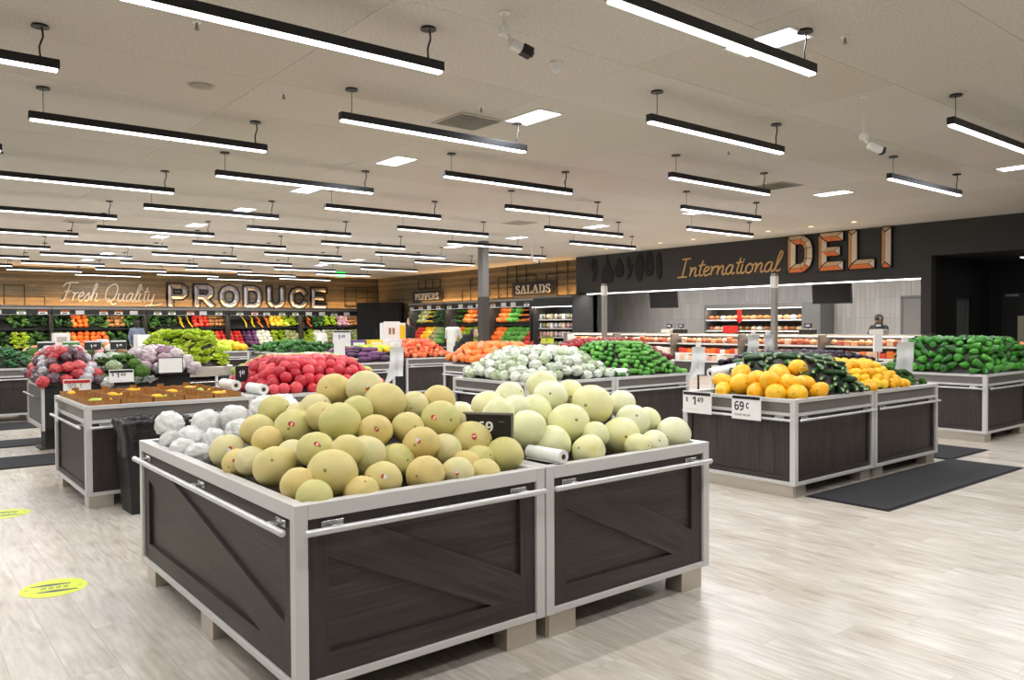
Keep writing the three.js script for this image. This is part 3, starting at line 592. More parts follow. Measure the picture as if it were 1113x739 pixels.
function item(name, geo, mat, label, category, group, x, y, z, s, rot) {
  const m = shadow(new THREE.Mesh(geo, mat)); m.name = numbered(name); m.position.set(x, y, z);
  if (Array.isArray(s)) m.scale.set(...s); else m.scale.setScalar(s);
  if (rot) m.rotation.set(...rot); scene.add(m); return tag(m, label, category, group);
}
// mound of produce: one layer of single things lying on a display riser; returns the riser surface
const prof = (u, v, p, tilt) => { const a = Math.max(0, 1 - Math.pow(Math.abs(2 * u - 1), p)), b = Math.max(0, 1 - Math.pow(Math.abs(2 * v - 1), p)); return Math.min(1, a * b * 1.15 + (tilt || 0) * v); };
function mound(bin, o) {
  const { x0, x1, z0, z1, base, peak, s, p = 3, tilt = 0, geos, mats, name, label, category, group, axis, jit = 0.25, lift = 0.35, max = 300, sc = 1.2, rot, face, dens = 0.86, zs = 1, r: ir, hl, gr = 0.25 } = o;
  const w = x1 - x0, d = z0 - z1, ox = bin ? bin.position.x : 0, oz = bin ? bin.position.z : 0;
  const h = (x, z) => base + peak * prof((x - x0) / w, (z0 - z) / d, p, tilt);
  if (bin && peak > 0.05) {
    const nx = 14, nz = 10, pos = [], idx = [];
    for (let j = 0; j <= nz; j++) for (let i = 0; i <= nx; i++) { const x = x0 + w * i / nx, z = z0 - d * j / nz; pos.push(x - ox, Math.max(base - 0.06, h(x, z) - s * 0.3), z - oz); }
    for (let j = 0; j < nz; j++) for (let i = 0; i < nx; i++) { const a = j * (nx + 1) + i, b = a + 1, c = a + nx + 1, e = c + 1; idx.push(a, b, c, b, e, c); }
    const g = new THREE.BufferGeometry(); g.setAttribute('position', new THREE.Float32BufferAttribute(pos, 3)); g.setAttribute('uv', new THREE.Float32BufferAttribute(new Float32Array(pos.length / 3 * 2), 2)); g.setIndex(idx); g.computeVertexNormals();
    part(bin, 'display_riser', g, M.wood);
  }
  // blue-noise packing on the surface of the mound
  const [ax, ay, az] = axis === 'z' ? (face !== undefined ? [ir * 0.8 + hl * 0.75, ir * 1.6, ir * 0.8 + hl * 0.75] : [ir * 1.85, ir * 1.85, hl * 1.6]) : axis === 'x' ? [hl * 1.6, ir * 1.85, ir * 1.85] : [s * dens, s * dens, s * dens];
  const keep = [];
  for (let c = 0; c < 7000 && keep.length < max; c++) {
    const x = x0 + w * rnd(), z = z0 - d * rnd(), y = h(x, z); let ok = true;
    for (const q of keep) { const ex = (q[0] - x) / ax, ey = (q[2] - y) / ay, ez = (q[1] - z) / az; if (ex * ex + ey * ey + ez * ez < 1) { ok = false; break; } }
    if (ok) keep.push([x, z, y]);
  }
  if (globalThis.DEBUG_COUNTS) console.log(name, keep.length);
  for (const [x, z] of keep) {
    const k = s * 0.5 * rr(0.88, 1.12) * sc, y = h(x, z) + s * 0.5 * lift * (0.8 + 0.4 * rnd());
    const gx = (h(x + 0.03, z) - h(x - 0.03, z)) / 0.06, gz = (h(x, z + 0.03) - h(x, z - 0.03)) / 0.06;
    const r = rot ? rot() : face !== undefined ? [rr(-0.12, 0.12), face + rr(-0.35, 0.35) + (rnd() < 0.2 ? 1.4 : 0), rr(0, 6.28)] : axis === 'z' ? [-Math.atan(gz) * 0.9 + rr(-0.08, 0.08), rr(-0.16, 0.16) + (rnd() < 0.5 ? 0 : 0), rr(0, 6.28)] : axis === 'x' ? [rr(-0.1, 0.1), Math.PI / 2 + rr(-0.2, 0.2), rr(-0.1, 0.1) + Math.atan(gx) * 0.9] : [rr(-0.5, 0.5), rr(0, 6.28), rr(-0.5, 0.5)];
    const zone = `, ${['front', 'middle', 'back'][Math.min(2, Math.floor((z0 - z) / d * 3))]} ${['left', 'centre', 'right'][Math.min(2, Math.floor((x - x0) / w * 3))]} part`;
    const m = item(name, pick(geos), pick(mats), label + zone, category, group, x, y, z, axis ? [ir / gr * rr(0.9, 1.1), ir / gr * rr(0.9, 1.1), hl * rr(0.9, 1.1)] : [k, k, k * zs], r);
    if (o.extra) o.extra(m);
  }
}

// ================================================================ WALL CASES
function priceTex(lines, bg = '#f4f4f2', fg = '#222') {
  const c = document.createElement('canvas'); c.width = 256; c.height = 160; const x = c.getContext('2d');
  x.fillStyle = bg; x.fillRect(0, 0, 256, 160);
  for (const [t, px, py, size, col, weight] of lines) { x.fillStyle = col || fg; x.font = `${weight || 'bold'} ${size}px sans-serif`; x.fillText(t, px, py); }
  const t = new THREE.CanvasTexture(c); t.colorSpace = THREE.SRGBColorSpace; return t;
}
function bars(cols) { const c = document.createElement('canvas'); c.width = 64; c.height = 32; const x = c.getContext('2d'); x.fillStyle = '#e8e8e4'; x.fillRect(0, 0, 64, 32); cols.forEach(([col, a, b, w, h]) => { x.fillStyle = col; x.fillRect(a, b, w, h); }); const t = new THREE.CanvasTexture(c); t.colorSpace = THREE.SRGBColorSpace; return t; }
const tagMats = [[['#57653a', 0, 0, 64, 14], ['#222', 14, 18, 34, 9]], [['#a0522d', 0, 0, 64, 14], ['#222', 10, 18, 40, 9]], [['#c8c8c4', 0, 0, 64, 32]], [['#4a5a40', 0, 0, 64, 16], ['#333', 16, 20, 30, 8]]].map((b) => std(0xffffff, { map: bars(b), roughness: 0.6 }));
const KIND = {
  greens: ['bunch of leafy greens', 'greens', G.bunch, P.greens, 0.19], lime: ['head of pale lettuce', 'lettuce', G.leafy, P.lime, 0.18], dark: ['bunch of dark kale', 'kale', G.bunch, P.dark, 0.19],
  orange: ['bundle of orange carrots', 'carrots', G.courgette, P.orange, 0.2], redp: ['red bell pepper', 'bell pepper', G.round, P.red, 0.118], oran: ['orange bell pepper', 'bell pepper', G.round, P.orange, 0.118], yell: ['yellow bell pepper', 'bell pepper', G.round, P.yellow, 0.118],
  gpep: ['green bell pepper', 'bell pepper', G.round, P.cuke, 0.118], pink: ['pink bunch of radishes', 'radishes', G.crumple, P.pinkish, 0.12], purple: ['purple cabbage head', 'cabbage', G.round, P.purple, 0.12], white: ['white cauliflower head', 'cauliflower', G.crumple, P.white, 0.13],
  pale: ['pale green cabbage head', 'cabbage', G.crumple, P.pale, 0.13], brown: ['brown root vegetable', 'root', G.round, P.brown, 0.09], cuke: ['green cucumber', 'cucumber', G.courgette, P.chili, 0.2], blue: ['blue packed salad bag', 'salad bag', G.crumple, P.blue, 0.13], teal: ['dark green bottle gourd', 'gourd', G.courgette, P.teal, 0.16],
  corn: ['bag of pale corn cobs', 'corn', G.courgette, P.yellow, 0.19], bags: ['bagged orange carrots', 'bag', G.pack, P.orange, 0.22],
};
function wallCase(name, nth, where, pos, ry, len, upper, lower, H, lowTag) {
  const t = thing('produce_case', `open black refrigerated produce case ${where}`, 'produce case', pos, ry, 'refrigerated wall cases');
  const { top, fb, t1, t2, b } = H;
  part(t, 'back_panel', bx(len, top, 0.06, 0, top / 2, -1.05), M.black); part(t, 'base', bx(len - 0.02, b, 1.05, 0, b / 2, -0.5), M.black); part(t, 'bumper', bx(len, 0.05, 0.03, 0, b - 0.05, 0.04), M.steel);
  part(t, 'canopy', bx(len, 0.06, 1.0, 0, top - 0.03, -0.55), M.greyPaint); part(t, 'fascia', bx(len, top - fb - 0.06, 0.04, 0, (top + fb) / 2 - 0.03, -0.06), M.black); part(t, 'fascia_cap', bx(len, 0.07, 0.06, 0, top - 0.035, -0.05), M.steelPost);
  for (const s of [-1, 1]) part(t, 'end_panel', bx(0.03, top - b, 1.0, s * (len / 2 - 0.016), (top + b) / 2, -0.55), M.darkPaint);
  part(t, 'upper_shelf', bx(len - 0.06, 0.03, 0.62, 0, 0, 0).rotateX(0.62).translate(0, (t1 + fb) / 2 - 0.1, -0.72), M.black); part(t, 'shelf_edge', bx(len - 0.06, 0.07, 0.02, 0, t1 - 0.03, -0.42), M.matteBlack);
  part(t, 'lower_shelf', bx(len - 0.06, 0.03, 0.85, 0, 0, 0).rotateX(0.62).translate(0, (t2 + b) / 2 - 0.14, -0.36), M.black);
  const led = part(t, 'lamp_strip', bx(len - 0.1, 0.02, 0.03, 0, fb + 0.01, -0.14), M.glow);
  t.add(area(0, fb - 0.012, -0.14, len - 0.12, 0.04, 0xfff6e8, 14, -Math.PI / 2 + 0.45, 0));
  const n = upper.length, w = (len - 0.1) / n; t.updateMatrixWorld(true);
  const v = new THREE.Vector3();
  for (let i = 0; i < n; i++) {
    const cx = -len / 2 + 0.05 + w * (i + 0.5);
    part(t, 'price_tag', bx(0.3, 0.15, 0.01, cx + rr(-0.1, 0.1), (top + fb) / 2 - 0.05, -0.034), pick(tagMats));
    for (const [tier, key] of [['upper', upper[i]], ['lower', lower[i]]]) {
      if (!key) continue;
      const [lab, cat, geos, mats, r] = KIND[key], y1 = tier === 'upper' ? fb - 0.02 : t2 - 0.03, y0 = tier === 'upper' ? t1 + 0.04 : b + 0.1, z1 = tier === 'upper' ? -0.84 : -0.62, z0 = tier === 'upper' ? -0.46 : -0.08;
      const cols = Math.max(2, Math.round(w / (r * 1.6))), rows = tier === 'upper' ? 3 : 4;
      for (let a = 0; a < rows; a++) for (let c = 0; c < cols; c++) {
        const f = (a + 0.5) / rows; v.set(cx - w / 2 + w * (c + 0.5 + rr(-0.2, 0.2)) / cols, y0 + (y1 - y0) * f + rr(0, 0.03), z0 + (z1 - z0) * f).applyMatrix4(t.matrixWorld);
        item(cat.replace(' ', '_'), pick(geos), pick(mats), `${lab} on the ${tier} tier of the ${nth} ${name} wall case`, cat, `${cat} on the ${tier} tier, ${nth} ${name} wall case`, v.x, v.y, v.z, geos === G.courgette ? [r * 0.7, r * 0.7, r * 1.4] : r * rr(0.9, 1.1), geos === G.pack ? [0.5, ry, 0] : geos === G.courgette ? [0.5, ry + rr(-0.2, 0.2), 0] : [rr(-0.3, 0.5), rr(0, 6.28), rr(-0.3, 0.3)]);
      }
    }
  }
}
const HP = { top: 2.2, fb: 1.92, t1: 1.38, t2: 1.24, b: 0.5 }, HS = { top: 2.42, fb: 2.13, t1: 1.48, t2: 1.36, b: 0.55 };
[['left of the script lettering', ['greens', 'bags', 'bags', 'greens', 'dark'], ['lime', 'oran', 'greens', 'lime', 'greens']],
  ['below the script lettering', ['dark', 'oran', 'greens', 'brown', 'greens'], ['pale', 'oran', 'oran', 'greens', 'dark']],
  ['below the start of the PRODUCE letters', ['greens', 'dark', 'corn', 'redp', 'brown'], ['lime', 'greens', 'dark', 'oran', 'redp']],
  ['below the middle of the PRODUCE letters', ['bags', 'corn', 'orange', 'yell', 'lime'], ['redp', 'purple', 'white', 'lime', 'pale']],
  ['below the last of the PRODUCE letters', ['orange', 'greens', 'lime', 'pink', 'brown'], ['lime', 'white', 'pale', 'lime', 'pale']]].forEach(([w, u, l], k) => wallCase('far', ORD[k], w, [3.4 + 3.42 * k + 0.2, 0, -34.85], 0, 3.4, u, l, HP));
[['below the PEPPERS board', ['pale', 'corn', 'dark', 'cuke'], ['redp', 'yell', 'pale', 'gpep']],
  ['left of the column', ['cuke', 'oran', 'brown', 'blue'], ['oran', 'lime', 'lime', 'pale']],
  ['right of the column left of the SALADS board', ['oran', 'gpep', 'orange', 'redp'], ['oran', 'gpep', 'gpep', 'redp']]].forEach(([w, u, l], k) => wallCase('right', ORD[k], w, [18.9, 0, -29.5 + 2.95 * k], -Math.PI / 2, 2.9, u, l, HS));
// packaged-salad cooler under the SALADS board
{
  const t = thing('salad_cooler', 'upright black cooler of packaged salads below the SALADS board', 'cooler', [18.9, 0, -21.2], -Math.PI / 2); const len = 2.3, top = 2.46;
  part(t, 'back_panel', bx(len, top, 0.05, 0, top / 2, -0.95), M.black); part(t, 'base', bx(len, 0.5, 0.95, 0, 0.25, -0.5), M.black); part(t, 'fascia', bx(len, 0.3, 0.05, 0, top - 0.2, -0.05), M.black); part(t, 'canopy', bx(len, 0.05, 0.95, 0, top - 0.02, -0.5), M.greyPaint);
  for (const s of [-1, 1]) part(t, 'end_panel', bx(0.04, top, 0.95, s * len / 2, top / 2, -0.5), M.charcoal);
  part(t, 'lamp_strip', bx(len - 0.1, 0.02, 0.03, 0, 2.09, -0.1), M.glow); t.add(area(0, 2.07, -0.1, len - 0.15, 0.04, 0xffffff, 12, -Math.PI / 2 + 0.45, 0));
  t.updateMatrixWorld(true); const v = new THREE.Vector3();
  [0.62, 0.98, 1.3, 1.62].forEach((y, j) => {
    part(t, 'shelf', bx(len - 0.06, 0.025, 0.6, 0, y, -0.6), M.black); part(t, 'shelf_edge', bx(len - 0.06, 0.05, 0.01, 0, y, -0.295), M.tile[0]);
    for (let i = 0; i < 10; i++) { v.set(-len / 2 + 0.17 + i * 0.218, y + 0.013, -0.42).applyMatrix4(t.matrixWorld); const m = item('salad_pack', i % 3 ? G.wrap[i % 3] : G.pack, pick([P.tray[0], P.tray[1], P.pinkish[2], P.pale[0], P.meat[4]]), `clear packed salad on the ${ORD[3 - j]} shelf from the top of the salad cooler`, 'salad pack', `salad packs, ${ORD[3 - j]} cooler shelf`, v.x, v.y + (i % 3 ? 0.11 : 0), v.z, i % 3 ? [0.085, 0.105, 0.07] : [0.16, 0.4, 0.2], [0, -Math.PI / 2, 0]); }
  });
}
{
  const b = thing('service_door_box', 'tall plain black double door box in the far corner', 'door box', [18.9, 0, -33.6], -0.8);
  part(b, 'casing', rbx(2.2, 2.55, 0.5, 0, 1.275, -0.25), M.matteBlack); for (const s of [-1, 1]) { const d = part(b, 'door', rbx(0.98, 2.35, 0.04, s * 0.5, 1.18, 0.02), M.matteBlack); part(d, 'push_plate', bx(0.08, 0.3, 0.012, s * 0.12, 1.1, 0.046), M.fixture); }
}

// ================================================================ DELI COUNTER
for (let k = 0; k < 5; k++) {
  const len = 2.3, zc = -18.55 + 2.32 * k + 0.1, where = ['leftmost of the row by the left steel post', 'second from the left in the row', 'middle one of the row', 'second from the right in the row', 'rightmost of the row beside the black pier'][k];
  const t = thing('deli_case', `open deli display case with lit shelves, ${where}`, 'deli case', [18.0, 0, zc], -Math.PI / 2, 'deli display cases');
  part(t, 'base', bx(len, 0.36, 0.85, 0, 0.18, -0.45), M.darkPaint); part(t, 'back_panel', bx(len, 1.1, 0.05, 0, 0.55, -0.9), M.steelPost); part(t, 'counter_top', rbx(len, 0.035, 0.5, 0, 1.15, -0.68), M.steel);
  part(t, 'light_rail', bx(len - 0.04, 0.025, 0.04, 0, 1.12, -0.42), M.railGlow); t.add(area(0, 1.1, -0.42, len - 0.1, 0.04, 0xfff2e0, 8, -Math.PI / 2 + 0.1, 0));
  part(t, 'glass_front', bx(len - 0.04, 0.26, 0.008, 0, 1.02, -0.4), M.glass);
  for (const s of [-1, 1]) part(t, 'end_panel', bx(0.02, 0.8, 0.8, s * (len / 2 - 0.01), 0.75, -0.48), M.steelPost);
  t.updateMatrixWorld(true); const v = new THREE.Vector3();
  [[0.4, -0.06, 0.4], [0.6, -0.22, 0.5], [0.88, -0.34, 0.45]].forEach(([y, zf, dp], j) => {
    part(t, 'shelf', bx(len - 0.05, 0.02, dp, 0, y, zf - dp / 2), M.steel); part(t, 'price_rail', bx(len - 0.05, 0.045, 0.012, 0, y - 0.005, zf + 0.008), M.white);
    const cols = [13, 13, 12][j], tier = ['bottom', 'middle', 'top'][j];
    for (let i = 0; i < cols; i++) {
      v.set(-len / 2 + 0.1 + (len - 0.2) * (i + 0.5) / cols, y + 0.01, zf - 0.13).applyMatrix4(t.matrixWorld);
      const lump2 = j === 2 && rnd() < 0.6, mat = j === 0 ? pick([...P.tray, P.meat[4], P.pinkish[0]]) : j === 1 ? pick([P.orange[0], P.red[2], P.meat[0], P.tray[0], P.meat[4]]) : pick(P.meat);
      item(lump2 ? 'deli_roll' : 'deli_tray', lump2 ? G.round[i % 3] : G.pack, mat, lump2 ? `rounded cooked deli item on the top shelf of the ${ORD[k]} deli case` : `packed food tray on the ${tier} shelf of the ${ORD[k]} deli case`, lump2 ? 'deli food' : 'food tray', lump2 ? `cooked items on the top shelf, ${ORD[k]} deli case` : `food trays on the ${tier} shelf, ${ORD[k]} deli case`, v.x, lump2 ? v.y + 0.08 : v.y, v.z, lump2 ? [0.08, 0.08, 0.09] : [0.16, 0.22 + 0.14 * rnd(), 0.18], [0, -Math.PI / 2 + rr(-0.1, 0.1), 0]);
    }
  });
}
// bread cooler at the back of the kitchen
{
  const t = thing('back_shelving', 'open shelving of bread and rolls against the tiled kitchen wall', 'shelving', [22.4, 0, -15.2], -Math.PI / 2); const len = 3.7;
  part(t, 'back_panel', bx(len, 2.05, 0.05, 0, 1.03, -0.72), M.darkPaint); part(t, 'canopy', bx(len, 0.14, 0.75, 0, 2.03, -0.36), M.steelPost); part(t, 'base', bx(len, 0.5, 0.75, 0, 0.25, -0.36), M.greyPaint);
  part(t, 'end_panel', bx(0.62, 2.1, 0.8, len / 2 + 0.31, 1.05, -0.36), M.greyPaint); part(t, 'end_panel', bx(0.03, 2.05, 0.75, -len / 2, 1.03, -0.36), M.greyPaint);
  part(t, 'lamp_strip', bx(len - 0.1, 0.02, 0.03, 0, 1.945, -0.06), M.glow); t.add(area(0, 1.92, -0.06, len - 0.15, 0.04, 0xfff0d8, 9, -Math.PI / 2 + 0.3, 0));
  t.updateMatrixWorld(true); const v = new THREE.Vector3();
  [0.85, 1.2, 1.56].forEach((y, j) => {
    part(t, 'shelf', bx(len - 0.05, 0.03, 0.6, 0, y, -0.34), M.steel); part(t, 'price_rail', bx(len - 0.05, 0.05, 0.012, 0, y, -0.035), M.white);
    for (let i = 0; i < 15; i++) { v.set(-len / 2 + 0.16 + i * 0.24, y + 0.09, -0.2).applyMatrix4(t.matrixWorld); item('bread_loaf', pick(G.round), pick([...P.meat, P.brown[1], P.brown[0], P.tray[0]]), `rounded loaf on the ${['low', 'middle', 'top'][j]} shelf of the kitchen shelving`, 'bread', `loaves on the ${['low', 'middle', 'top'][j]} kitchen shelf`, v.x, v.y, v.z, [0.1, 0.085, 0.13], [0, rr(0, 3), 0]); }
  });
}
[[20.4, -17.2, 'left'], [20.35, -11.25, 'right']].forEach(([x, z, l]) => {
  const t = thing('menu_screen', `black flat menu screen hanging in the ${l} half of the deli opening`, 'screen', [x, 2.3, z], -Math.PI / 2 + 0.12);
  const s = part(t, 'casing', rbx(1.08, 0.64, 0.06, 0, 0, 0), M.black); part(s, 'panel', bx(1.02, 0.58, 0.006, 0, 0, 0.034), M.screen); s.rotation.x = 0.12;
  part(t, 'bracket', [rod([0, 0.3, -0.03], [0, 0.9, -0.03], 0.02), bx(0.12, 0.03, 0.12, 0, 0.89, -0.03)], M.black);
});
// scales and small kit on the counter
[[-15.6, 'left of the bread shelving', 0xe0e0e0], [-15.15, 'nearest the bread shelving at its left end', 0x202020], [-11.0, 'below the right menu screen', 0x202020], [-9.15, 'beside the worker in dark clothes', 0xd8d8d8]].forEach(([z, w, c]) => {
  const t = thing('deli_scale', `counter scale with a small display, standing ${w}`, 'scale', [18.72, 1.168, z], -Math.PI / 2, 'scales on the deli counter');
  part(t, 'body', rbx(0.36, 0.12, 0.28, 0, 0.06, 0, 0.02), std(c)); part(t, 'platter', rbx(0.32, 0.012, 0.26, 0, 0.128, 0), M.steel); part(t, 'display', rbx(0.2, 0.11, 0.03, -0.06, 0.22, -0.12), M.black); part(t, 'screen', bx(0.12, 0.05, 0.004, -0.06, 0.22, -0.103), std(0xb9c4e0)); part(t, 'display_post', rod([-0.06, 0.12, -0.12], [-0.06, 0.18, -0.12], 0.012), M.black);
});
{
  const f = thing('red_sign_stand', 'red arrow sign on a small stand on the deli counter', 'sign', [18.66, 1.168, -13.05], -Math.PI / 2);
  part(f, 'stand', rod([0, 0, 0], [0, 0.42, 0], 0.014), M.black); part(f, 'base', rbx(0.16, 0.02, 0.12, 0, 0.01, 0), M.black);
  part(f, 'arrow', new THREE.ExtrudeGeometry(new THREE.Shape([[0, 0], [0.16, 0.16], [0.07, 0.16], [0.07, 0.4], [-0.07, 0.4], [-0.07, 0.16], [-0.16, 0.16]].map((q) => new THREE.Vector2(...q))), { depth: 0.015, bevelEnabled: false }).translate(0.02, 0.28, -0.006), std(0xd8261f));
  part(f, 'panel', rbx(0.5, 0.2, 0.015, -0.28, 0.12, 0), std(0xd8261f));
}

// ================================================================ PRODUCE BINS
// face frames: each side of a bin is built in a local frame (u along the side, y up, w outwards) and turned into place
function onSide(geo, side, w, d) {
  const a = { front: 0, right: Math.PI / 2, back: Math.PI, left: -Math.PI / 2 }[side];
  const off = side === 'front' || side === 'back' ? d / 2 : w / 2;
  return geo.translate(0, 0, off).rotateY(a);
}
// style 'cross': panelled sides with a diagonal brace; style 'band': plain panels below a grey band
function bin(o) {
  const { x0, x1, zf, zb, top = 0.82, style = 'band', label, sides = ['front', 'left', 'right', 'back'], plinth = [], bars = ['front', 'left'], brackets = 2 } = o;
  const w = x1 - x0, d = zf - zb, fb = style === 'cross' ? 0.115 : 0.1;
  const t = thing(o.name || 'produce_bin', label, 'produce bin', [(x0 + x1) / 2, 0, (zf + zb) / 2], 0, 'slatted produce bins with grey frames');
  const pw = 0.05;
  for (const sx of [-1, 1]) for (const sz of [-1, 1]) part(t, 'post', rbx(pw, top - fb, pw, sx * (w / 2 - pw / 2), (top + fb) / 2, sz * (d / 2 - pw / 2), 0.003), M.frame);
  for (const side of ['front', 'left', 'right', 'back']) {
    const L = (side === 'front' || side === 'back' ? w : d), il = L - 2 * pw;
    const add = (name, geo, mat, parent = t) => part(parent, name, onSide(geo, side, w, d), mat);
    const tr = style === 'cross' ? 0.058 : 0.032;
    add('top_rail', rbx(il, tr, 0.05, 0, top - tr / 2, -0.025, 0.003), M.frame);
    add('bottom_rail', rbx(il, 0.03, 0.045, 0, fb + 0.015, -0.024, 0.003), M.frame);
    let pt = top - tr;
    if (style === 'band') { add('band', bxm(il, 0.085, 0.02, 0, pt - 0.0425, -0.03), M.band); pt -= 0.085; add('mid_rail', rbx(il, 0.025, 0.048, 0, pt - 0.0125, -0.024, 0.003), M.frame); pt -= 0.025; }
    const pb = fb + 0.03, ph = pt - pb;
    add('panel', bxm(il, ph, 0.015, 0, (pt + pb) / 2, -0.04, style === 'band', rnd(), rnd()), M.wood);
    if (style === 'cross') {
      const s = 0.085, dz = -0.024, th = 0.02;
      for (const q of [-1, 1]) add('stile', bxm(s, ph, th, q * (il / 2 - s / 2), (pt + pb) / 2, dz, true, rnd()), M.wood);
      add('rail_board', bxm(il - 2 * s, s, th, 0, pb + s / 2, dz, false, rnd(), rnd()), M.wood); add('rail_board', bxm(il - 2 * s, 0.05, th, 0, pt - 0.025, dz, false, rnd(), rnd()), M.wood);
      const a = il / 2 - s, y0 = pb + s, y1 = pt - 0.05, bwx = 0.16 * (il > 1.5 ? 1.5 : 1), bwy = 0.1;
      const sh = new THREE.Shape([[-a, y1], [-a, y1 - bwy], [a - bwx, y0], [a, y0], [a, y0 + bwy], [-a + bwx, y1]].map((q) => new THREE.Vector2(...q)));
      const g = new THREE.ExtrudeGeometry(sh, { depth: th - 0.004, bevelEnabled: true, bevelSize: 0.002, bevelThickness: 0.002, bevelSegments: 1 }); const ang = Math.atan2(y1 - y0, 2 * a);
      { const p = g.attributes.position, uv = g.attributes.uv; for (let i = 0; i < p.count; i++) uv.setXY(i, p.getX(i) * Math.cos(ang) - p.getY(i) * Math.sin(ang), p.getX(i) * Math.sin(ang) + p.getY(i) * Math.cos(ang)); }
      add('brace', g.translate(0, 0, dz - th / 2 + 0.002), M.wood);
    } else {
      const s = 0.04; for (const q of [-1, 1]) add('stile', bxm(s, ph, 0.018, q * (il / 2 - s / 2), (pt + pb) / 2, -0.027, true, rnd()), M.wood); add('rail_board', bxm(il - 2 * s, s, 0.018, 0, pb + s / 2, -0.027, false, rnd(), rnd()), M.wood); add('rail_board', bxm(il - 2 * s, s, 0.018, 0, pt - s / 2, -0.027, false, rnd(), rnd()), M.wood);
    }
    if (bars.includes(side)) {
      const by = style === 'cross' ? top - 0.098 : pt - 0.03, n = il > 1.6 ? 3 : brackets, r = style === 'cross' ? 0.0135 : 0.011, ext = il / 2 + 0.015;
      const b = add('bumper_bar', merge([new THREE.CylinderGeometry(r, r, ext * 2, 12).rotateZ(Math.PI / 2).translate(0, by, 0.035), new THREE.SphereGeometry(r * 1.05, 8, 6).translate(ext, by, 0.035), new THREE.SphereGeometry(r * 1.05, 8, 6).translate(-ext, by, 0.035)]), M.bar);
      for (let k = 0; k < n; k++) { const u = n === 1 ? 0 : -il / 2 + 0.1 + (il - 0.2) * k / (n - 1); add('bracket', merge([rbx(0.09, 0.028, 0.01, u, by + 0.012, -0.01), rbx(0.05, 0.014, 0.05, u, by + 0.01, 0.012)]), M.chrome, b); }
    }
    if (plinth.includes(side)) add('plinth', rbx(L - 0.06, fb, 0.02, 0, fb / 2, -0.03, 0.002), M.steel);
    else { const n = L > 1.6 ? 3 : 2; for (let k = 0; k < n; k++) { const u = -L / 2 + 0.1 + (L - 0.2) * k / (n - 1) + (k === 0 ? 0.02 : k === n - 1 ? -0.02 : 0); add('foot', rbx(0.17, fb, 0.1, u, fb / 2, -0.075, 0.002), M.steel); } }
  }
  part(t, 'tray', [bx(w - 0.09, 0.012, d - 0.09, 0, top - 0.14, 0), bx(w - 0.1, 0.02, d - 0.1, 0, fb + 0.04, 0)], M.wood);
  return t;
}
const A1 = bin({ x0: 1.16, x1: 2.355, zf: -2.68, zb: -4.83, top: 0.8, style: 'cross', label: 'dark wood produce bin with diagonal braces full of cantaloupes, nearest the camera' });
const A2 = bin({ x0: 2.363, x1: 3.56, zf: -2.68, zb: -4.83, top: 0.8, style: 'cross', label: 'dark wood produce bin with diagonal braces full of honeydew melons' });
const B1 = bin({ x0: 5.87, x1: 7.21, zf: -3.56, zb: -4.72, plinth: ['left'], label: 'dark bin with grey band holding yellow canary melons and courgettes' });
const B2 = bin({ x0: 7.22, x1: 8.56, zf: -3.56, zb: -4.72, plinth: ['right'], bars: ['front'], label: 'dark bin with grey band holding yellow squash beside the floor mat' });
const C1 = bin({ x0: 10.38, x1: 11.75, zf: -3.76, zb: -5.0, plinth: ['left'], label: 'dark bin with grey band heaped with green peppers, in front of the alcove' });
const C2 = bin({ x0: 11.76, x1: 13.1, zf: -3.76, zb: -5.0, bars: ['front'], label: 'dark bin holding orange-red tomatoes at the right edge' });
const D1 = bin({ x0: 1.27, x1: 2.63, zf: -6.93, zb: -8.3, label: 'dark bin with grey band holding brown cardboard trays' });
const D2 = bin({ x0: 2.64, x1: 4.0, zf: -6.93, zb: -8.3, bars: ['front'], label: 'dark bin with grey band heaped with red pomegranates' });
const D3 = bin({ x0: 3.4, x1: 4.75, zf: -8.6, zb: -9.8, bars: ['right'], label: 'bin of green apples behind the pomegranates' });
const H1 = bin({ x0: 5.42, x1: 6.78, zf: -6.45, zb: -7.85, label: 'dark bin with grey band heaped with bagged white turnips' });
const H2 = bin({ x0: 6.79, x1: 8.15, zf: -6.45, zb: -7.85, bars: ['front'], label: 'dark bin with grey band heaped with green cucumbers' });
const H3 = bin({ x0: 8.4, x1: 10.6, zf: -8.7, zb: -9.9, bars: ['front'], label: 'bin of dark red apples behind the cucumbers' });
const J1 = bin({ x0: 9.75, x1: 12.3, zf: -5.9, zb: -7.3, label: 'dark bin with grey band holding purple aubergines' });
const K1 = bin({ x0: 8.17, x1: 9.3, zf: -13.45, zb: -14.7, top: 0.79, label: 'dark bin with grey band heaped with pale red tomatoes' });
const K2 = bin({ x0: 7.2, x1: 8.35, zf: -9.3, zb: -10.7, label: 'dark bin with grey band holding orange and pink citrus' });
const O1 = bin({ x0: 5.0, x1: 6.2, zf: -16.6, zb: -17.8, top: 0.92, label: 'far bin of yellow and purple fruit below the PRODUCE letters' });
const O2 = bin({ x0: 6.35, x1: 7.75, zf: -15.4, zb: -17.0, top: 0.9, label: 'far bin of cilantro bunches in front of the PRODUCE wall' });
const Q1 = bin({ x0: 5.5, x1: 6.95, zf: -11.8, zb: -13.0, label: 'bin of purple cabbages and pale celery behind the apples' });
const F1 = bin({ x0: 0.4, x1: 2.0, zf: -14.1, zb: -15.3, label: 'bin of green beans at the far left edge', bars: ['front', 'right'] });
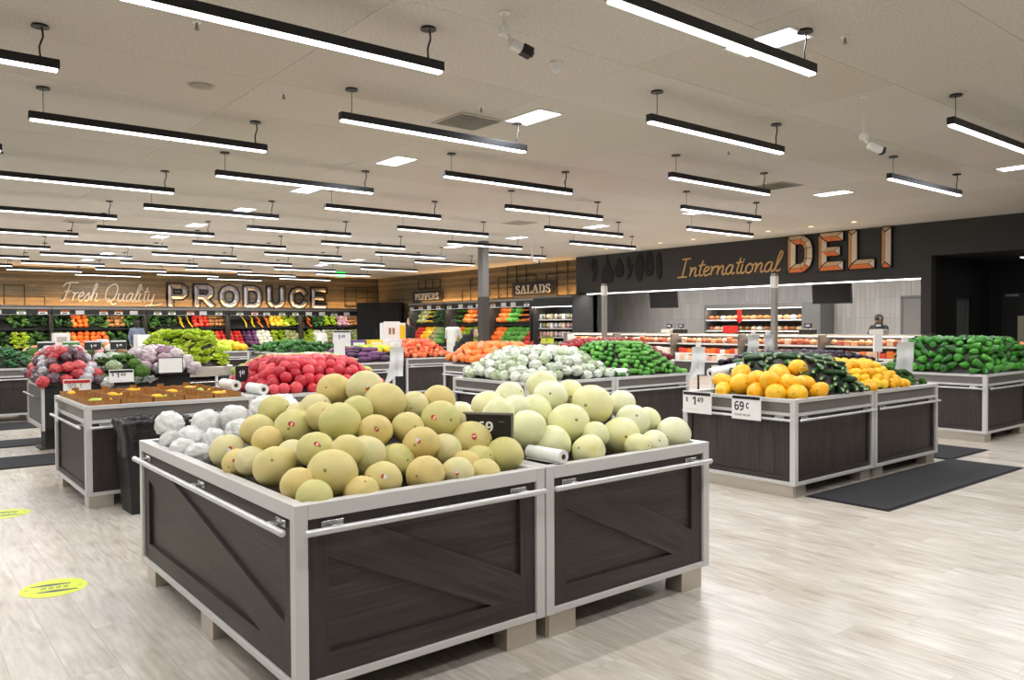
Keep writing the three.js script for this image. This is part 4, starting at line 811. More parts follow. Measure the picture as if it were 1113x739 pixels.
// rounded steel-topped table of lettuce
const N1 = thing('lettuce_table', 'steel-rimmed table with a rounded corner heaped with pale lettuce', 'produce table', [3.85, 0, -12.9]);
{
  const s = new THREE.Shape(); s.moveTo(-0.6, -0.7); s.lineTo(0.6, -0.7); s.lineTo(0.6, 0.1); s.quadraticCurveTo(0.58, 0.66, 0.1, 0.7); s.lineTo(-0.6, 0.7); s.closePath();
  const rim = new THREE.ExtrudeGeometry(s, { depth: 0.13, bevelEnabled: true, bevelSize: 0.008, bevelThickness: 0.008, bevelSegments: 1, curveSegments: 16 }).rotateX(Math.PI / 2);
  part(N1, 'rim', rim.translate(0, 0.82, 0), M.steel);
  part(N1, 'body', bxm(1.1, 0.52, 1.3, -0.02, 0.37, 0, true), M.wood); part(N1, 'bumper_bar', rod([-0.6, 0.6, 0.7], [0.3, 0.6, 0.7], 0.011), M.chrome);
  for (const [x, z] of [[-0.57, 0.67], [0.2, 0.67], [0.57, 0.2], [-0.57, -0.67], [0.57, -0.6]]) part(N1, 'post', rbx(0.04, 0.7, 0.04, x, 0.35, z), M.frame);
}
// black stands with bagged produce
function stand(name, label, x0, x1, zf, zb, y0, y1, endPanel) {
  const w = x1 - x0, d = zf - zb, t = thing(name, label, 'produce stand', [(x0 + x1) / 2, 0, (zf + zb) / 2]);
  part(t, 'body', rbx(w, y1 - y0, d, 0, (y0 + y1) / 2, 0, 0.01), M.black); part(t, 'front_panel', rbx(w * 0.7, (y1 - y0) * 0.6, 0.012, 0, (y0 + y1) / 2 - 0.03, d / 2 + 0.004), M.bin); part(t, 'lip', [rbx(w + 0.02, 0.06, 0.02, 0, y1 + 0.02, d / 2), rbx(w + 0.02, 0.06, 0.02, 0, y1 + 0.02, -d / 2), rbx(0.02, 0.06, d, -w / 2, y1 + 0.02, 0), rbx(0.02, 0.06, d, w / 2, y1 + 0.02, 0)], M.black);
  if (y0 > 0.05) for (const s of [-1, 1]) part(t, 'pedestal', [rbx(0.12, y0, 0.3, s * w * 0.3, y0 / 2, 0), rbx(0.24, 0.02, 0.4, s * w * 0.3, 0.01, 0)], M.darkPaint);
  if (endPanel) { part(t, 'end_panel', rbx(0.02, y1 - y0 - 0.02, d - 0.1, -w / 2 - 0.006, (y0 + y1) / 2, 0), M.greyPaint); part(t, 'end_frame', [rbx(0.03, y1 - y0 + 0.04, 0.05, -w / 2 - 0.014, (y0 + y1) / 2, d / 2 - 0.02), rbx(0.03, y1 - y0 + 0.04, 0.05, -w / 2 - 0.014, (y0 + y1) / 2, -d / 2 + 0.02), rbx(0.03, 0.05, d, -w / 2 - 0.014, y1, 0), rbx(0.03, 0.05, d, -w / 2 - 0.014, y0 + 0.02, 0)], M.frame); part(t, 'handle_bar', [rod([-w / 2 - 0.08, y1 - 0.13, -d / 2 + 0.1], [-w / 2 - 0.08, y1 - 0.13, d / 2 - 0.1], 0.013), rod([-w / 2, y1 - 0.13, d / 2 - 0.2], [-w / 2 - 0.08, y1 - 0.13, d / 2 - 0.2], 0.01), rod([-w / 2, y1 - 0.13, -d / 2 + 0.2], [-w / 2 - 0.08, y1 - 0.13, -d / 2 + 0.2], 0.01)], M.chrome); }
  return t;
}
const E1 = stand('produce_stand', 'black stand with a grey framed end, holding red-netted bags', 1.48, 2.06, -10.3, -11.4, 0.28, 0.78, true);
const E2 = stand('produce_stand', 'low black stand of bagged green vegetables beside the red bags', 2.08, 2.6, -10.3, -11.4, 0.0, 0.76, false);
const E3 = stand('produce_stand', 'black stand of bagged purple vegetables left of the lettuce table', 2.62, 3.16, -10.55, -11.6, 0.0, 0.86, false);
// far display tables
const T1 = stand('produce_stand', 'far black stand of mixed boxes and signs on the left', 2.7, 4.7, -20.6, -21.6, 0.0, 0.78, false);
const T2 = stand('produce_stand', 'far dark stand of citrus left of the tall white shipper', 6.9, 8.1, -13.4, -14.2, 0.0, 0.88, false);

// ================================================================ PRODUCE ON THE BINS
const CANT = [[1.30,0.85,-3.78,0.078],[1.44,0.94,-3.76,0.076],[1.57,1.02,-3.87,0.075],[1.26,0.83,-3.53,0.062],[1.28,0.85,-3.42,0.062],[1.29,0.86,-3.18,0.083],[1.51,0.97,-3.48,0.090],[1.37,0.93,-3.46,0.062],[1.63,1.05,-3.52,0.073],[1.59,1.03,-3.36,0.068],[1.59,1.02,-3.18,0.086],[1.77,1.13,-3.60,0.079],[1.86,1.14,-3.45,0.086],[1.88,1.08,-3.29,0.094],[1.72,1.06,-3.26,0.066],[1.72,0.98,-3.10,0.072],[1.62,0.89,-3.01,0.085],[1.41,0.86,-2.89,0.094],[1.42,0.93,-3.06,0.075],[1.27,0.83,-2.90,0.065],[1.40,0.89,-3.25,0.062],[1.60,0.82,-2.82,0.073],[1.28,0.80,-2.78,0.062],[1.48,0.79,-2.78,0.062],[1.60,1.01,-3.63,0.063],[1.51,0.93,-2.96,0.062],[1.76,0.86,-2.98,0.072],[1.88,0.92,-2.97,0.076],[2.01,0.88,-2.98,0.072],[1.89,0.98,-3.10,0.070],[2.08,1.00,-3.12,0.088],[2.18,1.07,-3.28,0.078],[2.03,1.06,-3.27,0.062],[2.19,0.90,-3.02,0.090],[2.28,0.84,-2.88,0.082],[1.79,0.82,-2.80,0.076],[1.95,0.81,-2.79,0.066],[2.09,0.79,-2.78,0.062],[2.15,0.83,-2.90,0.062],[2.05,0.82,-2.87,0.062],[2.22,0.99,-3.15,0.062]];
const HONEY = [[2.68,1.06,-3.34,0.077],[2.96,1.10,-3.39,0.084],[3.07,1.06,-3.28,0.074],[2.90,1.05,-3.25,0.087],[2.75,0.98,-3.21,0.089],[3.09,1.00,-3.12,0.110],[3.34,0.99,-3.13,0.077],[2.52,0.93,-3.00,0.090],[2.82,0.93,-3.02,0.104],[3.26,0.91,-2.97,0.089],[3.41,0.90,-3.00,0.074],[3.11,0.85,-2.92,0.097],[3.44,0.84,-2.83,0.090],[2.63,0.85,-2.94,0.092],[2.75,0.82,-2.80,0.078],[3.23,0.81,-2.79,0.071],[2.88,0.88,-2.88,0.066],[3.09,0.81,-2.78,0.062],[2.62,1.01,-3.21,0.068],[2.45,1.01,-3.13,0.070],[2.54,1.01,-3.35,0.084],[2.50,0.98,-3.22,0.072]];
const CANARY = [[6.06,0.92,-4.41,0.076],[6.20,0.99,-4.31,0.085],[6.08,0.90,-4.23,0.096],[6.10,0.95,-4.08,0.086],[6.04,0.94,-3.90,0.092],[6.39,0.99,-4.04,0.088],[5.97,0.85,-4.34,0.075],[6.00,0.85,-4.01,0.085],[5.97,0.85,-3.80,0.083],[6.22,0.92,-3.83,0.081],[6.54,1.03,-3.94,0.092],[6.27,0.98,-3.95,0.082],[6.11,0.93,-3.75,0.083],[6.37,0.92,-3.78,0.077],[6.06,0.85,-3.66,0.082],[6.39,0.86,-3.65,0.072]];
function melons(list, name, noun, cat, group, geos, mats, where, R0, stickers, ring) {
  // rows by height and depth, ordered from the left, so that each label points at one melon
  const idx = list.map((m, i) => i), lev = (m) => (m[1] < R0[0] ? 0 : m[1] < R0[1] ? 1 : m[1] < R0[2] ? 2 : 3), rowName = ['front row', 'second row up', 'third row up', 'top row'];
  const ang = (m) => Math.atan2(m[0], -m[2]);
  for (let L = 0; L < 4; L++) {
    const row = idx.filter((i) => lev(list[i]) === L).sort((a, b) => ang(list[a]) - ang(list[b]));
    row.forEach((i, k) => {
      const [x, y, z, r] = list[i], t = item(name, geos[i % geos.length], mats[i % mats.length], `${noun}, ${ord(k, row.length)} from the left in the ${rowName[L]} of the ${where}`, cat, group, x, y, z, Math.max(r * 1.07, R0[3]), [rr(-0.5, 0.5), rr(0, 6.28), rr(-0.5, 0.5)]);
      // stem scar on the side that shows
      const dir = new THREE.Vector3(-x * 0.5 + rr(-2, 2), 0.3 + rr(-0.8, 0.8), -z * 0.5 + rr(-1, 1)).normalize().applyQuaternion(t.quaternion.clone().invert());
      const ray = new THREE.Raycaster(dir.clone().multiplyScalar(3), dir.clone().negate()); const tmp = new THREE.Mesh(t.geometry); const hit = ray.intersectObject(tmp)[0];
      if (hit && i % 3 !== 1) { const s = part(t, 'stem_scar', lathe([[0, 0.02], [0.05, 0.015], [0.075, 0]], 8), M.scar); s.position.copy(hit.point); s.quaternion.setFromUnitVectors(new THREE.Vector3(0, 1, 0), hit.face.normal); }
      if (stickers && i % 3 === 0) {
        const d2 = new THREE.Vector3(-x + rr(-1.2, 1.2), 1.0 + rr(-0.6, 0.6), -z + rr(-1, 1)).normalize().applyQuaternion(t.quaternion.clone().invert()); const h2 = new THREE.Raycaster(d2.clone().multiplyScalar(3), d2.clone().negate()).intersectObject(tmp)[0];
        if (h2) { const c = part(t, 'sticker', new THREE.CylinderGeometry(0.17, 0.17, 0.012, 14), pick(stickers)); c.scale.z = 0.75; c.position.copy(h2.point); c.quaternion.setFromUnitVectors(new THREE.Vector3(0, 1, 0), h2.face.normal); }
      }
    });
  }
}
function stickerTex(a, b) { const c = document.createElement('canvas'); c.width = c.height = 64; const x = c.getContext('2d'); x.fillStyle = a; x.fillRect(0, 0, 64, 64); x.fillStyle = b; x.fillRect(0, 34, 64, 30); x.fillStyle = '#f4f0e8'; x.fillRect(12, 24, 40, 12); const t = new THREE.CanvasTexture(c); t.colorSpace = THREE.SRGBColorSpace; return std(0xffffff, { map: t, roughness: 0.35 }); }
const stk = [stickerTex('#d8583a', '#b83a30'), stickerTex('#e6e2e8', '#c4502c'), stickerTex('#e88a4a', '#cc4030')];
melons(CANT, 'cantaloupe', 'cantaloupe', 'cantaloupe', 'cantaloupes piled in the near bin', G.smooth, M.melon, 'cantaloupe pile', [0.845, 0.93, 1.03, 0.07], stk);
melons(HONEY, 'honeydew_melon', 'pale honeydew melon', 'honeydew', 'honeydew melons piled in the near bin', G.smooth, M.honey, 'honeydew pile', [0.85, 0.95, 1.03, 0.07], null);
melons(CANARY, 'canary_melon', 'canary melon', 'canary melon', 'canary melons piled on the bin with the 69 cent sign', [...G.long, G.smooth[0]], M.canary, 'yellow melon pile', [0.87, 0.93, 0.985, 0.075], null);
function riser(bin, x0, x1, z0, z1, base, h, name = 'display_riser') {   // sloped black false bottom
  const g = new THREE.BufferGeometry(), ox = bin.position.x, oz = bin.position.z, a = 0.35, P4 = [[x0, base, z0], [x1, base, z0], [x1, base, z1], [x0, base, z1], [x0 + a, base + h, z0 - a], [x1 - a, base + h, z0 - a], [x1 - a, base + h, z1 + a], [x0 + a, base + h, z1 + a]].map((p) => [p[0] - ox, p[1], p[2] - oz]);
  const q = [[0, 1, 5, 4], [1, 2, 6, 5], [2, 3, 7, 6], [3, 0, 4, 7], [4, 5, 6, 7]], pos = []; for (const [i, j, k, l] of q) for (const v of [i, j, k, i, k, l]) pos.push(...P4[v]);
  g.setAttribute('position', new THREE.Float32BufferAttribute(pos, 3)); g.setAttribute('uv', new THREE.Float32BufferAttribute(new Float32Array(pos.length / 3 * 2), 2)); g.computeVertexNormals(); part(bin, name, g, M.wood);
}
riser(A1, 1.24, 2.3, -2.9, -4.3, 0.67, 0.3); riser(A2, 2.42, 3.5, -2.9, -4.3, 0.67, 0.28); riser(B1, 5.95, 6.7, -3.7, -4.68, 0.7, 0.16);
// further melons behind the crest, out of sight from the front
for (let i = 0; i < 14; i++) item('cantaloupe', G.smooth[i % 3], M.melon[i % 4], 'tan netted cantaloupe on the far slope of the pile', 'cantaloupe', 'cantaloupes on the far slope', 1.72 + (i % 4) * 0.17, 0.98 - Math.floor(i / 4) * 0.055, -3.78 - Math.floor(i / 4) * 0.19, 0.085, [rr(0, 3), rr(0, 3), 0]);
for (let i = 0; i < 15; i++) item('honeydew_melon', G.smooth[i % 3], M.honey[i % 3], 'pale honeydew melon on the far slope of the pile', 'honeydew', 'honeydew melons on the far slope', 2.55 + (i % 5) * 0.195, 0.93 - Math.floor(i / 5) * 0.05, -3.62 - Math.floor(i / 5) * 0.2, 0.092, [rr(0, 3), rr(0, 3), 0]);
// white film-wrapped produce at the back left of the cantaloupe bin
[[1.27, 0.9, -4.62, 0.078], [1.33, 0.84, -4.42, 0.075], [1.42, 0.9, -4.45, 0.082], [1.26, 0.81, -4.55, 0.065], [1.25, 0.8, -4.32, 0.065], [1.55, 0.92, -4.38, 0.085], [1.7, 0.97, -4.3, 0.095], [1.27, 0.8, -4.12, 0.06], [1.5, 0.88, -4.15, 0.08], [1.72, 0.97, -4.08, 0.085], [1.38, 0.84, -4.2, 0.07], [1.85, 0.97, -4.45, 0.085]].forEach(([x, y, z, r], i) => item('wrapped_produce', G.wrap[i % 3], M.film, `white film-wrapped bundle behind the cantaloupes, ${ORD[i]} from the bin's left corner`, 'wrapped produce', 'white wrapped bundles behind the cantaloupes', x, y, z, r, [rr(0, 3), rr(0, 3), rr(0, 3)]));

mound(B1, { x0: 6.44, x1: 7.18, z0: -3.6, z1: -4.68, base: 0.83, peak: 0.3, p: 2.2, tilt: 0.55, s: 0.056, axis: 'z', r: 0.03, hl: 0.1, face: -0.9, geos: G.courgette, mats: P.courg, name: 'courgette', label: 'dark green courgette in the heap between yellow melons and yellow squash', category: 'courgette', group: 'courgettes on the yellow melon bin', extra: (m) => { part(m, 'cut_end', new THREE.CylinderGeometry(0.1, 0.1, 0.03, 8).rotateX(Math.PI / 2).translate(0, 0, 0.995), P.paleEnd); } });
mound(B2, { x0: 7.2, x1: 7.95, z0: -3.6, z1: -4.68, base: 0.83, peak: 0.2, p: 2.6, tilt: 0.6, s: 0.085, geos: [...G.round, ...G.long], mats: P.squash, name: 'yellow_squash', label: 'bright yellow squash in the heap on the bin by the floor mat', category: 'squash', group: 'yellow squash heap' });
mound(B2, { x0: 7.98, x1: 8.5, z0: -3.7, z1: -4.68, base: 0.8, peak: 0.14, tilt: 0.5, s: 0.08, axis: 'z', r: 0.05, hl: 0.08, gr: 0.6, geos: G.bunch, mats: P.greens, name: 'green_bunch', label: 'bunch of small green leaves at the right end of the squash bin', category: 'greens', group: 'green bunches on the squash bin' });
mound(C1, { x0: 10.4, x1: 12.1, z0: -3.8, z1: -4.96, base: 0.83, peak: 0.36, p: 6, s: 0.1, geos: G.pepper, mats: P.chili, name: 'green_pepper', label: 'shiny green pepper in the large heap in front of the alcove', category: 'pepper', group: 'green pepper heap', sc: 2.6, dens: 0.88, zs: 0.62, lift: 0.6, rot: () => [rr(-0.7, 0.7), rr(0, 6.28), rr(-0.7, 0.7)] });
mound(C2, { x0: 12.15, x1: 13.05, z0: -3.8, z1: -4.9, base: 0.83, peak: 0.25, s: 0.11, geos: G.round, mats: P.tomato, name: 'tomato', label: 'orange-red tomato at the right edge beyond the green peppers', category: 'tomato', group: 'tomatoes at the right edge' });
mound(D2, { x0: 2.84, x1: 3.96, z0: -6.98, z1: -8.25, base: 0.83, peak: 0.24, p: 4, s: 0.1, geos: G.round, mats: P.pom, name: 'pomegranate', label: 'round red pomegranate in the heap behind the cantaloupes', category: 'pomegranate', group: 'pomegranate heap', lift: 0.5, sc: 1.22 });
mound(D3, { x0: 3.45, x1: 4.7, z0: -8.65, z1: -9.75, base: 0.86, peak: 0.16, p: 4, s: 0.11, geos: G.round, mats: P.grannies, name: 'green_apple', label: 'green apple in the heap behind the pomegranates', category: 'apple', group: 'green apple heap' });
mound(H1, { x0: 5.5, x1: 6.86, z0: -6.55, z1: -7.8, base: 0.83, peak: 0.27, p: 3, s: 0.115, geos: G.crumple, mats: P.bagTurnip, name: 'bagged_turnip', label: 'plastic-bagged white and green turnips heaped behind the honeydew melons', category: 'bag', group: 'bagged turnip heap', lift: 0.5, sc: 1.25 });
mound(H2, { x0: 6.95, x1: 8.12, z0: -6.5, z1: -7.8, base: 0.83, peak: 0.36, p: 2.6, s: 0.06, axis: 'z', r: 0.034, hl: 0.06, face: -0.85, geos: G.courgette, mats: P.cuke, name: 'cucumber', label: 'small green cucumber in the stacked heap behind the honeydew melons', category: 'cucumber', group: 'cucumber heap' });
mound(H3, { x0: 8.45, x1: 10.55, z0: -8.75, z1: -9.85, base: 0.86, peak: 0.27, p: 3, s: 0.115, geos: G.round, mats: P.apple, name: 'red_apple', label: 'dark red apple in the heap behind the cucumbers', category: 'apple', group: 'red apple heap', lift: 0.5 });
mound(J1, { x0: 9.8, x1: 12.2, z0: -5.98, z1: -7.25, base: 0.85, peak: 0.12, p: 4, s: 0.1, axis: 'x', r: 0.05, hl: 0.12, gr: 0.34, geos: [G.aubergine], mats: P.egg, name: 'aubergine', label: 'glossy dark purple aubergine on the bin before the deli', category: 'aubergine', group: 'aubergines', extra: (m) => part(m, 'calyx', G.cap, P.stem) });
mound(K1, { x0: 8.2, x1: 9.28, z0: -13.5, z1: -14.65, base: 0.81, peak: 0.28, p: 2.6, s: 0.1, geos: G.round, mats: P.tomato, name: 'tomato', label: 'pale red tomato in the heap by the white shipper', category: 'tomato', group: 'pale tomato heap', lift: 0.5 });
mound(K2, { x0: 7.22, x1: 8.32, z0: -9.34, z1: -10.66, base: 0.83, peak: 0.26, p: 3, tilt: 0.2, s: 0.115, geos: G.round, mats: [P.orange[2], P.orange[0], P.tomato[3], P.tomato[1]], name: 'citrus_fruit', label: 'orange and pink citrus fruit left of the bagged turnips', category: 'citrus', group: 'citrus heap', lift: 0.5 });
mound(N1, { x0: 3.3, x1: 4.3, z0: -12.36, z1: -13.55, base: 0.84, peak: 0.46, p: 3, tilt: 0.4, s: 0.14, geos: G.leafy, mats: P.lime, name: 'lettuce', label: 'yellow-green lettuce head in the heap on the rounded table', category: 'lettuce', group: 'lettuce heap', sc: 1.45 });
mound(E1, { x0: 1.45, x1: 2.08, z0: -10.28, z1: -11.4, base: 0.8, peak: 0.34, p: 2.4, tilt: 0.2, s: 0.12, geos: G.crumple, mats: P.bagRed, name: 'red_net_bag', label: 'red and clear net bag behind the 99 cent sign', category: 'bag', group: 'red net bags', sc: 1.15 });
mound(E2, { x0: 2.06, x1: 2.62, z0: -10.28, z1: -11.4, base: 0.76, peak: 0.26, p: 3, tilt: 0.3, s: 0.15, geos: [...G.crumple, G.leafy[0]], mats: [...P.bagGreen, P.greens[1]], name: 'bagged_greens', label: 'bag of green vegetables behind the $1.49 sign on the black stand', category: 'bag', group: 'bagged greens', sc: 1.15 });
mound(E3, { x0: 2.6, x1: 3.2, z0: -10.5, z1: -11.6, base: 0.88, peak: 0.2, p: 3, tilt: 0.25, s: 0.17, geos: G.crumple, mats: P.bagPurple, name: 'bagged_purple_vegetable', label: 'bag of pale purple vegetables above the blank white sign', category: 'bag', group: 'bagged purple vegetables', sc: 1.15 });
mound(F1, { x0: 0.42, x1: 1.98, z0: -14.14, z1: -15.25, base: 0.84, peak: 0.24, p: 3, s: 0.1, geos: [...G.pepper, ...G.bunch], mats: P.beans, name: 'green_bean_bundle', label: 'bundle of dark green beans at the far left', category: 'beans', group: 'green bean bundles', sc: 1.4, rot: () => [rr(-0.4, 0.4), rr(0, 6.28), 0] });
mound(O1, { x0: 5.05, x1: 5.6, z0: -16.65, z1: -17.75, base: 0.94, peak: 0.1, s: 0.15, geos: G.round, mats: [P.purple[0], P.purple[2], P.pinkish[1]], name: 'purple_onion', label: 'purple onion on the far bin left of the cilantro', category: 'onion', group: 'purple onions' });
mound(O1, { x0: 5.62, x1: 6.15, z0: -16.65, z1: -17.75, base: 0.94, peak: 0.1, s: 0.15, geos: G.long, mats: [P.yellow[0], P.grannies[1], P.lime[0]], name: 'mango', label: 'yellow-green mango on the far bin left of the cilantro', category: 'mango', group: 'mangoes' });
mound(O2, { x0: 6.4, x1: 7.7, z0: -15.45, z1: -16.95, base: 0.92, peak: 0.1, s: 0.14, axis: 'z', r: 0.08, hl: 0.13, gr: 0.6, geos: G.bunch, mats: P.cilantro, name: 'cilantro_bunch', label: 'bright green cilantro bunch on the far bin', category: 'cilantro', group: 'cilantro bunches' });
mound(Q1, { x0: 6.1, x1: 6.9, z0: -11.85, z1: -12.95, base: 0.86, peak: 0.16, s: 0.1, axis: 'x', r: 0.05, hl: 0.14, gr: 0.34, geos: [G.aubergine], mats: P.purple, name: 'purple_aubergine', label: 'striped purple aubergine on the bin right of the celery', category: 'aubergine', group: 'striped aubergines', sc: 1.1 });
mound(Q1, { x0: 5.55, x1: 6.08, z0: -11.85, z1: -12.95, base: 0.86, peak: 0.08, s: 0.1, axis: 'x', r: 0.04, hl: 0.2, geos: G.courgette, mats: [P.white[0], P.white[1], P.pale[0]], name: 'celery_stalk', label: 'pale celery stalk on the bin left of the striped aubergines', category: 'celery', group: 'celery stalks', sc: 1.1 });
mound(T2, { x0: 6.95, x1: 8.05, z0: -13.45, z1: -14.15, base: 0.92, peak: 0.05, s: 0.14, geos: G.round, mats: [P.yellow[0], P.grannies[0], P.yellow[2]], name: 'lemon', label: 'yellow lemon on the dark stand left of the white shipper', category: 'lemon', group: 'lemons' });
mound(T1, { x0: 2.75, x1: 4.65, z0: -20.65, z1: -21.55, base: 0.83, peak: 0.1, s: 0.2, geos: G.crumple, mats: [P.white[0], P.orange[0], P.pinkish[0], P.greens[1], P.meat[2]], name: 'packed_vegetable', label: 'packed vegetable on the far left black stand', category: 'packed vegetable', group: 'packed vegetables on the far stand' });

// ================================================================ SIGNS, ROLLS, SMALL KIT
function priceSign(label, pos, ry, w, h, lines, bar, o = {}) {
  const t = thing('price_sign', label, 'price sign', pos, ry, o.group);
  const map = priceTex(lines, o.bg || '#f2f2f0', o.fg || '#1d1d1f');
  part(t, 'card', bx(w, h, 0.006, 0, h / 2, 0), o.frame ? M.black : M.white);
  const f = new THREE.PlaneGeometry(w - (o.frame ? 0.02 : 0.004), h - (o.frame ? 0.02 : 0.004)).translate(0, h / 2, 0.0045); part(t, 'print', f, std(0xffffff, { map, roughness: 0.5 }));
  if (o.rim) part(t, 'rim', [rbx(w + 0.012, 0.012, 0.012, 0, h, 0), rbx(0.012, h, 0.012, w / 2, h / 2, 0), rbx(0.012, h, 0.012, -w / 2, h / 2, 0)], M.steelPost);
  if (bar) part(t, 'holder_rail', rbx(w * 0.94, 0.026, 0.014, 0, h - 0.022, 0.004), std(bar, { roughness: 0.4 }));
  if (o.stake) part(t, 'stake', rod([0, -o.stake, -0.006], [0, 0.01, -0.006], 0.005), M.steelPost);
  return t;
}
const L90 = -Math.PI / 2;
priceSign('white price card reading $1.49 at the rear of the yellow melon bin', [5.8, 0.635, -4.5], L90, 0.32, 0.2, [['$', 26, 78, 44], ['1', 84, 98, 84], ['49', 130, 78, 52], ['.', 196, 98, 30], ['- - - - - - - - - -', 22, 138, 22, '#777']], 0x1a1a1a);
priceSign('white price card reading 69 cents with a black rail, on the yellow melon bin', [5.8, 0.625, -3.98], L90, 0.29, 0.21, [['69', 20, 102, 84], ['¢', 122, 92, 66], ['.', 180, 100, 30], ['CANARY MELON', 20, 138, 19, '#555']], 0x1a1a1a);
priceSign('white price card reading 99 cents under a red rail, above the cardboard trays', [1.46, 0.822, -8.3], -0.12, 0.23, 0.135, [['99', 36, 100, 74, '#1d1d1f', 'normal'], ['¢', 150, 92, 56, '#1d1d1f', 'normal'], ['.......................', 20, 136, 20, '#a33']], 0xc0262c, { stake: 0.05 });
priceSign('white price card reading $1.49 in front of the bagged greens', [2.25, 0.79, -10.14], 0, 0.27, 0.15, [['$', 24, 80, 52], ['1', 70, 100, 78], ['49', 118, 82, 52], ['.......................', 20, 138, 20, '#777']], 0x1a1a1a);
priceSign('blank white card in a black frame in front of the bagged purple vegetables', [2.86, 0.86, -10.34], 0, 0.3, 0.2, [], null, { frame: true });
priceSign('black card with white chalk numerals between the cantaloupes and the honeydews', [2.27, 0.885, -3.0], -0.95, 0.25, 0.14, [['69', 74, 100, 80, '#f2f2f2'], ['---', 190, 50, 30, '#9a9a9a']], null, { bg: '#161616', rim: true, stake: 0.2 });
priceSign('small dark card with white numerals left of the pomegranates', [2.78, 0.9, -7.65], -0.2, 0.13, 0.16, [['1', 70, 110, 90, '#f2f2f2'], ['49', 118, 84, 56, '#f2f2f2']], null, { bg: '#161616' });
priceSign('small white barcode card on the frame of the aubergine bin', [9.72, 0.72, -6.4], L90, 0.26, 0.12, [['$ 1.49', 30, 100, 62]], 0x1a1a1a);
priceSign('small white upright card on the end of the cardboard tray bin', [1.25, 0.6, -8.05], L90, 0.1, 0.17, [['......', 40, 60, 40, '#888'], ['.......', 40, 100, 40, '#999']], null);
[[3.0, 'a white rail, leftmost on the far left stand'], [3.5, 'a green face on the far left stand'], [3.95, 'a black face right of the green one'], [4.5, 'a black face, rightmost on the far left stand']].forEach(([x, w], i) => { const t = priceSign(`far sign with ${w}`, [x, 0.9, -20.55], 0, 0.36, 0.22, [['1', 90, 120, 70, '#f2f2f2'], ['49', 140, 100, 44, '#f2f2f2']], 0xe8e8e8, { bg: i === 1 ? '#3f7f3a' : '#1c1c1c', stake: 0.16 }); });
priceSign('small white sign standing on the far stand of purple aubergines', [6.55, 1.12, -13.0], -0.3, 0.32, 0.24, [['1', 70, 110, 80], ['49', 120, 90, 50]], 0x222222, { stake: 0.25 });
priceSign('yellow-green card standing behind the bagged turnips', [12.4, 1.0, -14.0], -0.6, 0.3, 0.16, [['2', 90, 110, 80]], 0x222222, { bg: '#c6d23a', stake: 0.995 });
// bag rolls
function roll(label, pos, len, r, ry, rz = 0) {
  const t = thing('bag_roll', label, 'bag roll', pos, ry, 'white produce bag rolls'); t.rotation.order = 'YXZ'; t.rotation.z = rz;
  part(t, 'film', new THREE.CylinderGeometry(r, r, len, 20, 1, true).rotateZ(Math.PI / 2), M.roll);
  const ring = (s) => new THREE.RingGeometry(r * 0.42, r, 20).rotateY(s * Math.PI / 2).translate(s * len / 2, 0, 0);
  part(t, 'film_edge', ring(1), M.roll); part(t, 'film_edge', ring(-1), M.roll); part(t, 'core', new THREE.CylinderGeometry(r * 0.42, r * 0.42, len - 0.01, 14).rotateZ(Math.PI / 2), M.core, 'brown cardboard core');
  part(t, 'loose_end', bx(len * 0.96, 0.002, r * 0.9, 0, -r * 0.9, r * 0.6), M.plastic);
}
roll('white bag roll lying on the rim between the cantaloupe and honeydew bins', [2.47, 0.834, -2.8], 0.23, 0.032, -Math.PI / 2 + 0.05);
roll('white bag roll at the left end of the pair beside the pomegranates', [2.58, 0.9, -7.42], 0.34, 0.048, -Math.PI / 2);
roll('white bag roll nearest the pomegranates, overlapping the other roll', [2.735, 0.87, -7.15], 0.34, 0.048, -Math.PI / 2);
roll('white bag roll at the end of the bagged turnips', [7.0, 0.87, -6.62], 0.26, 0.045, -Math.PI / 2 + 0.3);
roll('long printed bag roll tilted behind the yellow melons', [6.42, 1.0, -4.62], 0.42, 0.05, -0.25, 0.14);
roll('white bag roll at the right end of the squash bin', [8.32, 0.9, -4.2], 0.26, 0.05, 0.1);
roll('white bag roll behind the green apples on its left', [4.62, 0.98, -9.5], 0.16, 0.045, -0.6);
roll('white bag roll behind the green apples on its right', [4.78, 0.96, -9.42], 0.16, 0.045, -0.6);
// hanging bag dispensers
function dispenser(label, pos, ry, h) {
  const t = thing('bag_dispenser', label, 'bag dispenser', pos, ry, 'hanging bag dispensers');
  part(t, 'post', rod([0, 0, 0], [0, h, 0], 0.013), M.black); part(t, 'foot', rbx(0.12, 0.015, 0.12, 0, 0.008, 0), M.black); part(t, 'hook', rod([-0.09, h - 0.03, 0.02], [0.09, h - 0.03, 0.02], 0.008), M.black);
  part(t, 'holder', rbx(0.06, 0.09, 0.05, 0, h - 0.01, -0.005), M.white);
  const g = new THREE.PlaneGeometry(0.17, 0.36, 8, 12), p = g.attributes.position;
  for (let i = 0; i < p.count; i++) { const x = p.getX(i), y = p.getY(i); const f = (0.18 - y) / 0.36; p.setXYZ(i, x * (1 - 0.15 * f) - 0.0 + (x < -0.04 ? -0.09 * f * f * f : 0), y + (x < -0.04 ? -0.1 * f * f : 0), 0.03 + 0.012 * Math.sin(x * 60) * f + 0.01 * Math.cos(y * 30)); }
  g.computeVertexNormals(); part(t, 'bag_stack', g.clone().translate(0, h - 0.2, 0), M.plastic); part(t, 'bag_back', g.translate(0, h - 0.2, -0.03), M.plastic);
}
dispenser('white plastic bags hanging from a black post behind the cantaloupes', [5.0, 0, -8.45], -0.5, 1.2);
dispenser('white plastic bags hanging from a black post between cucumbers and yellow melons', [8.3, 0, -6.42], -0.75, 1.17);
dispenser('white plastic bags hanging behind the yellow squash', [8.78, 0, -4.0], -0.9, 1.26);
dispenser('leftmost white bags hanging over the aubergine bin', [10.65, 0.69, -7.18], -0.8, 0.6);
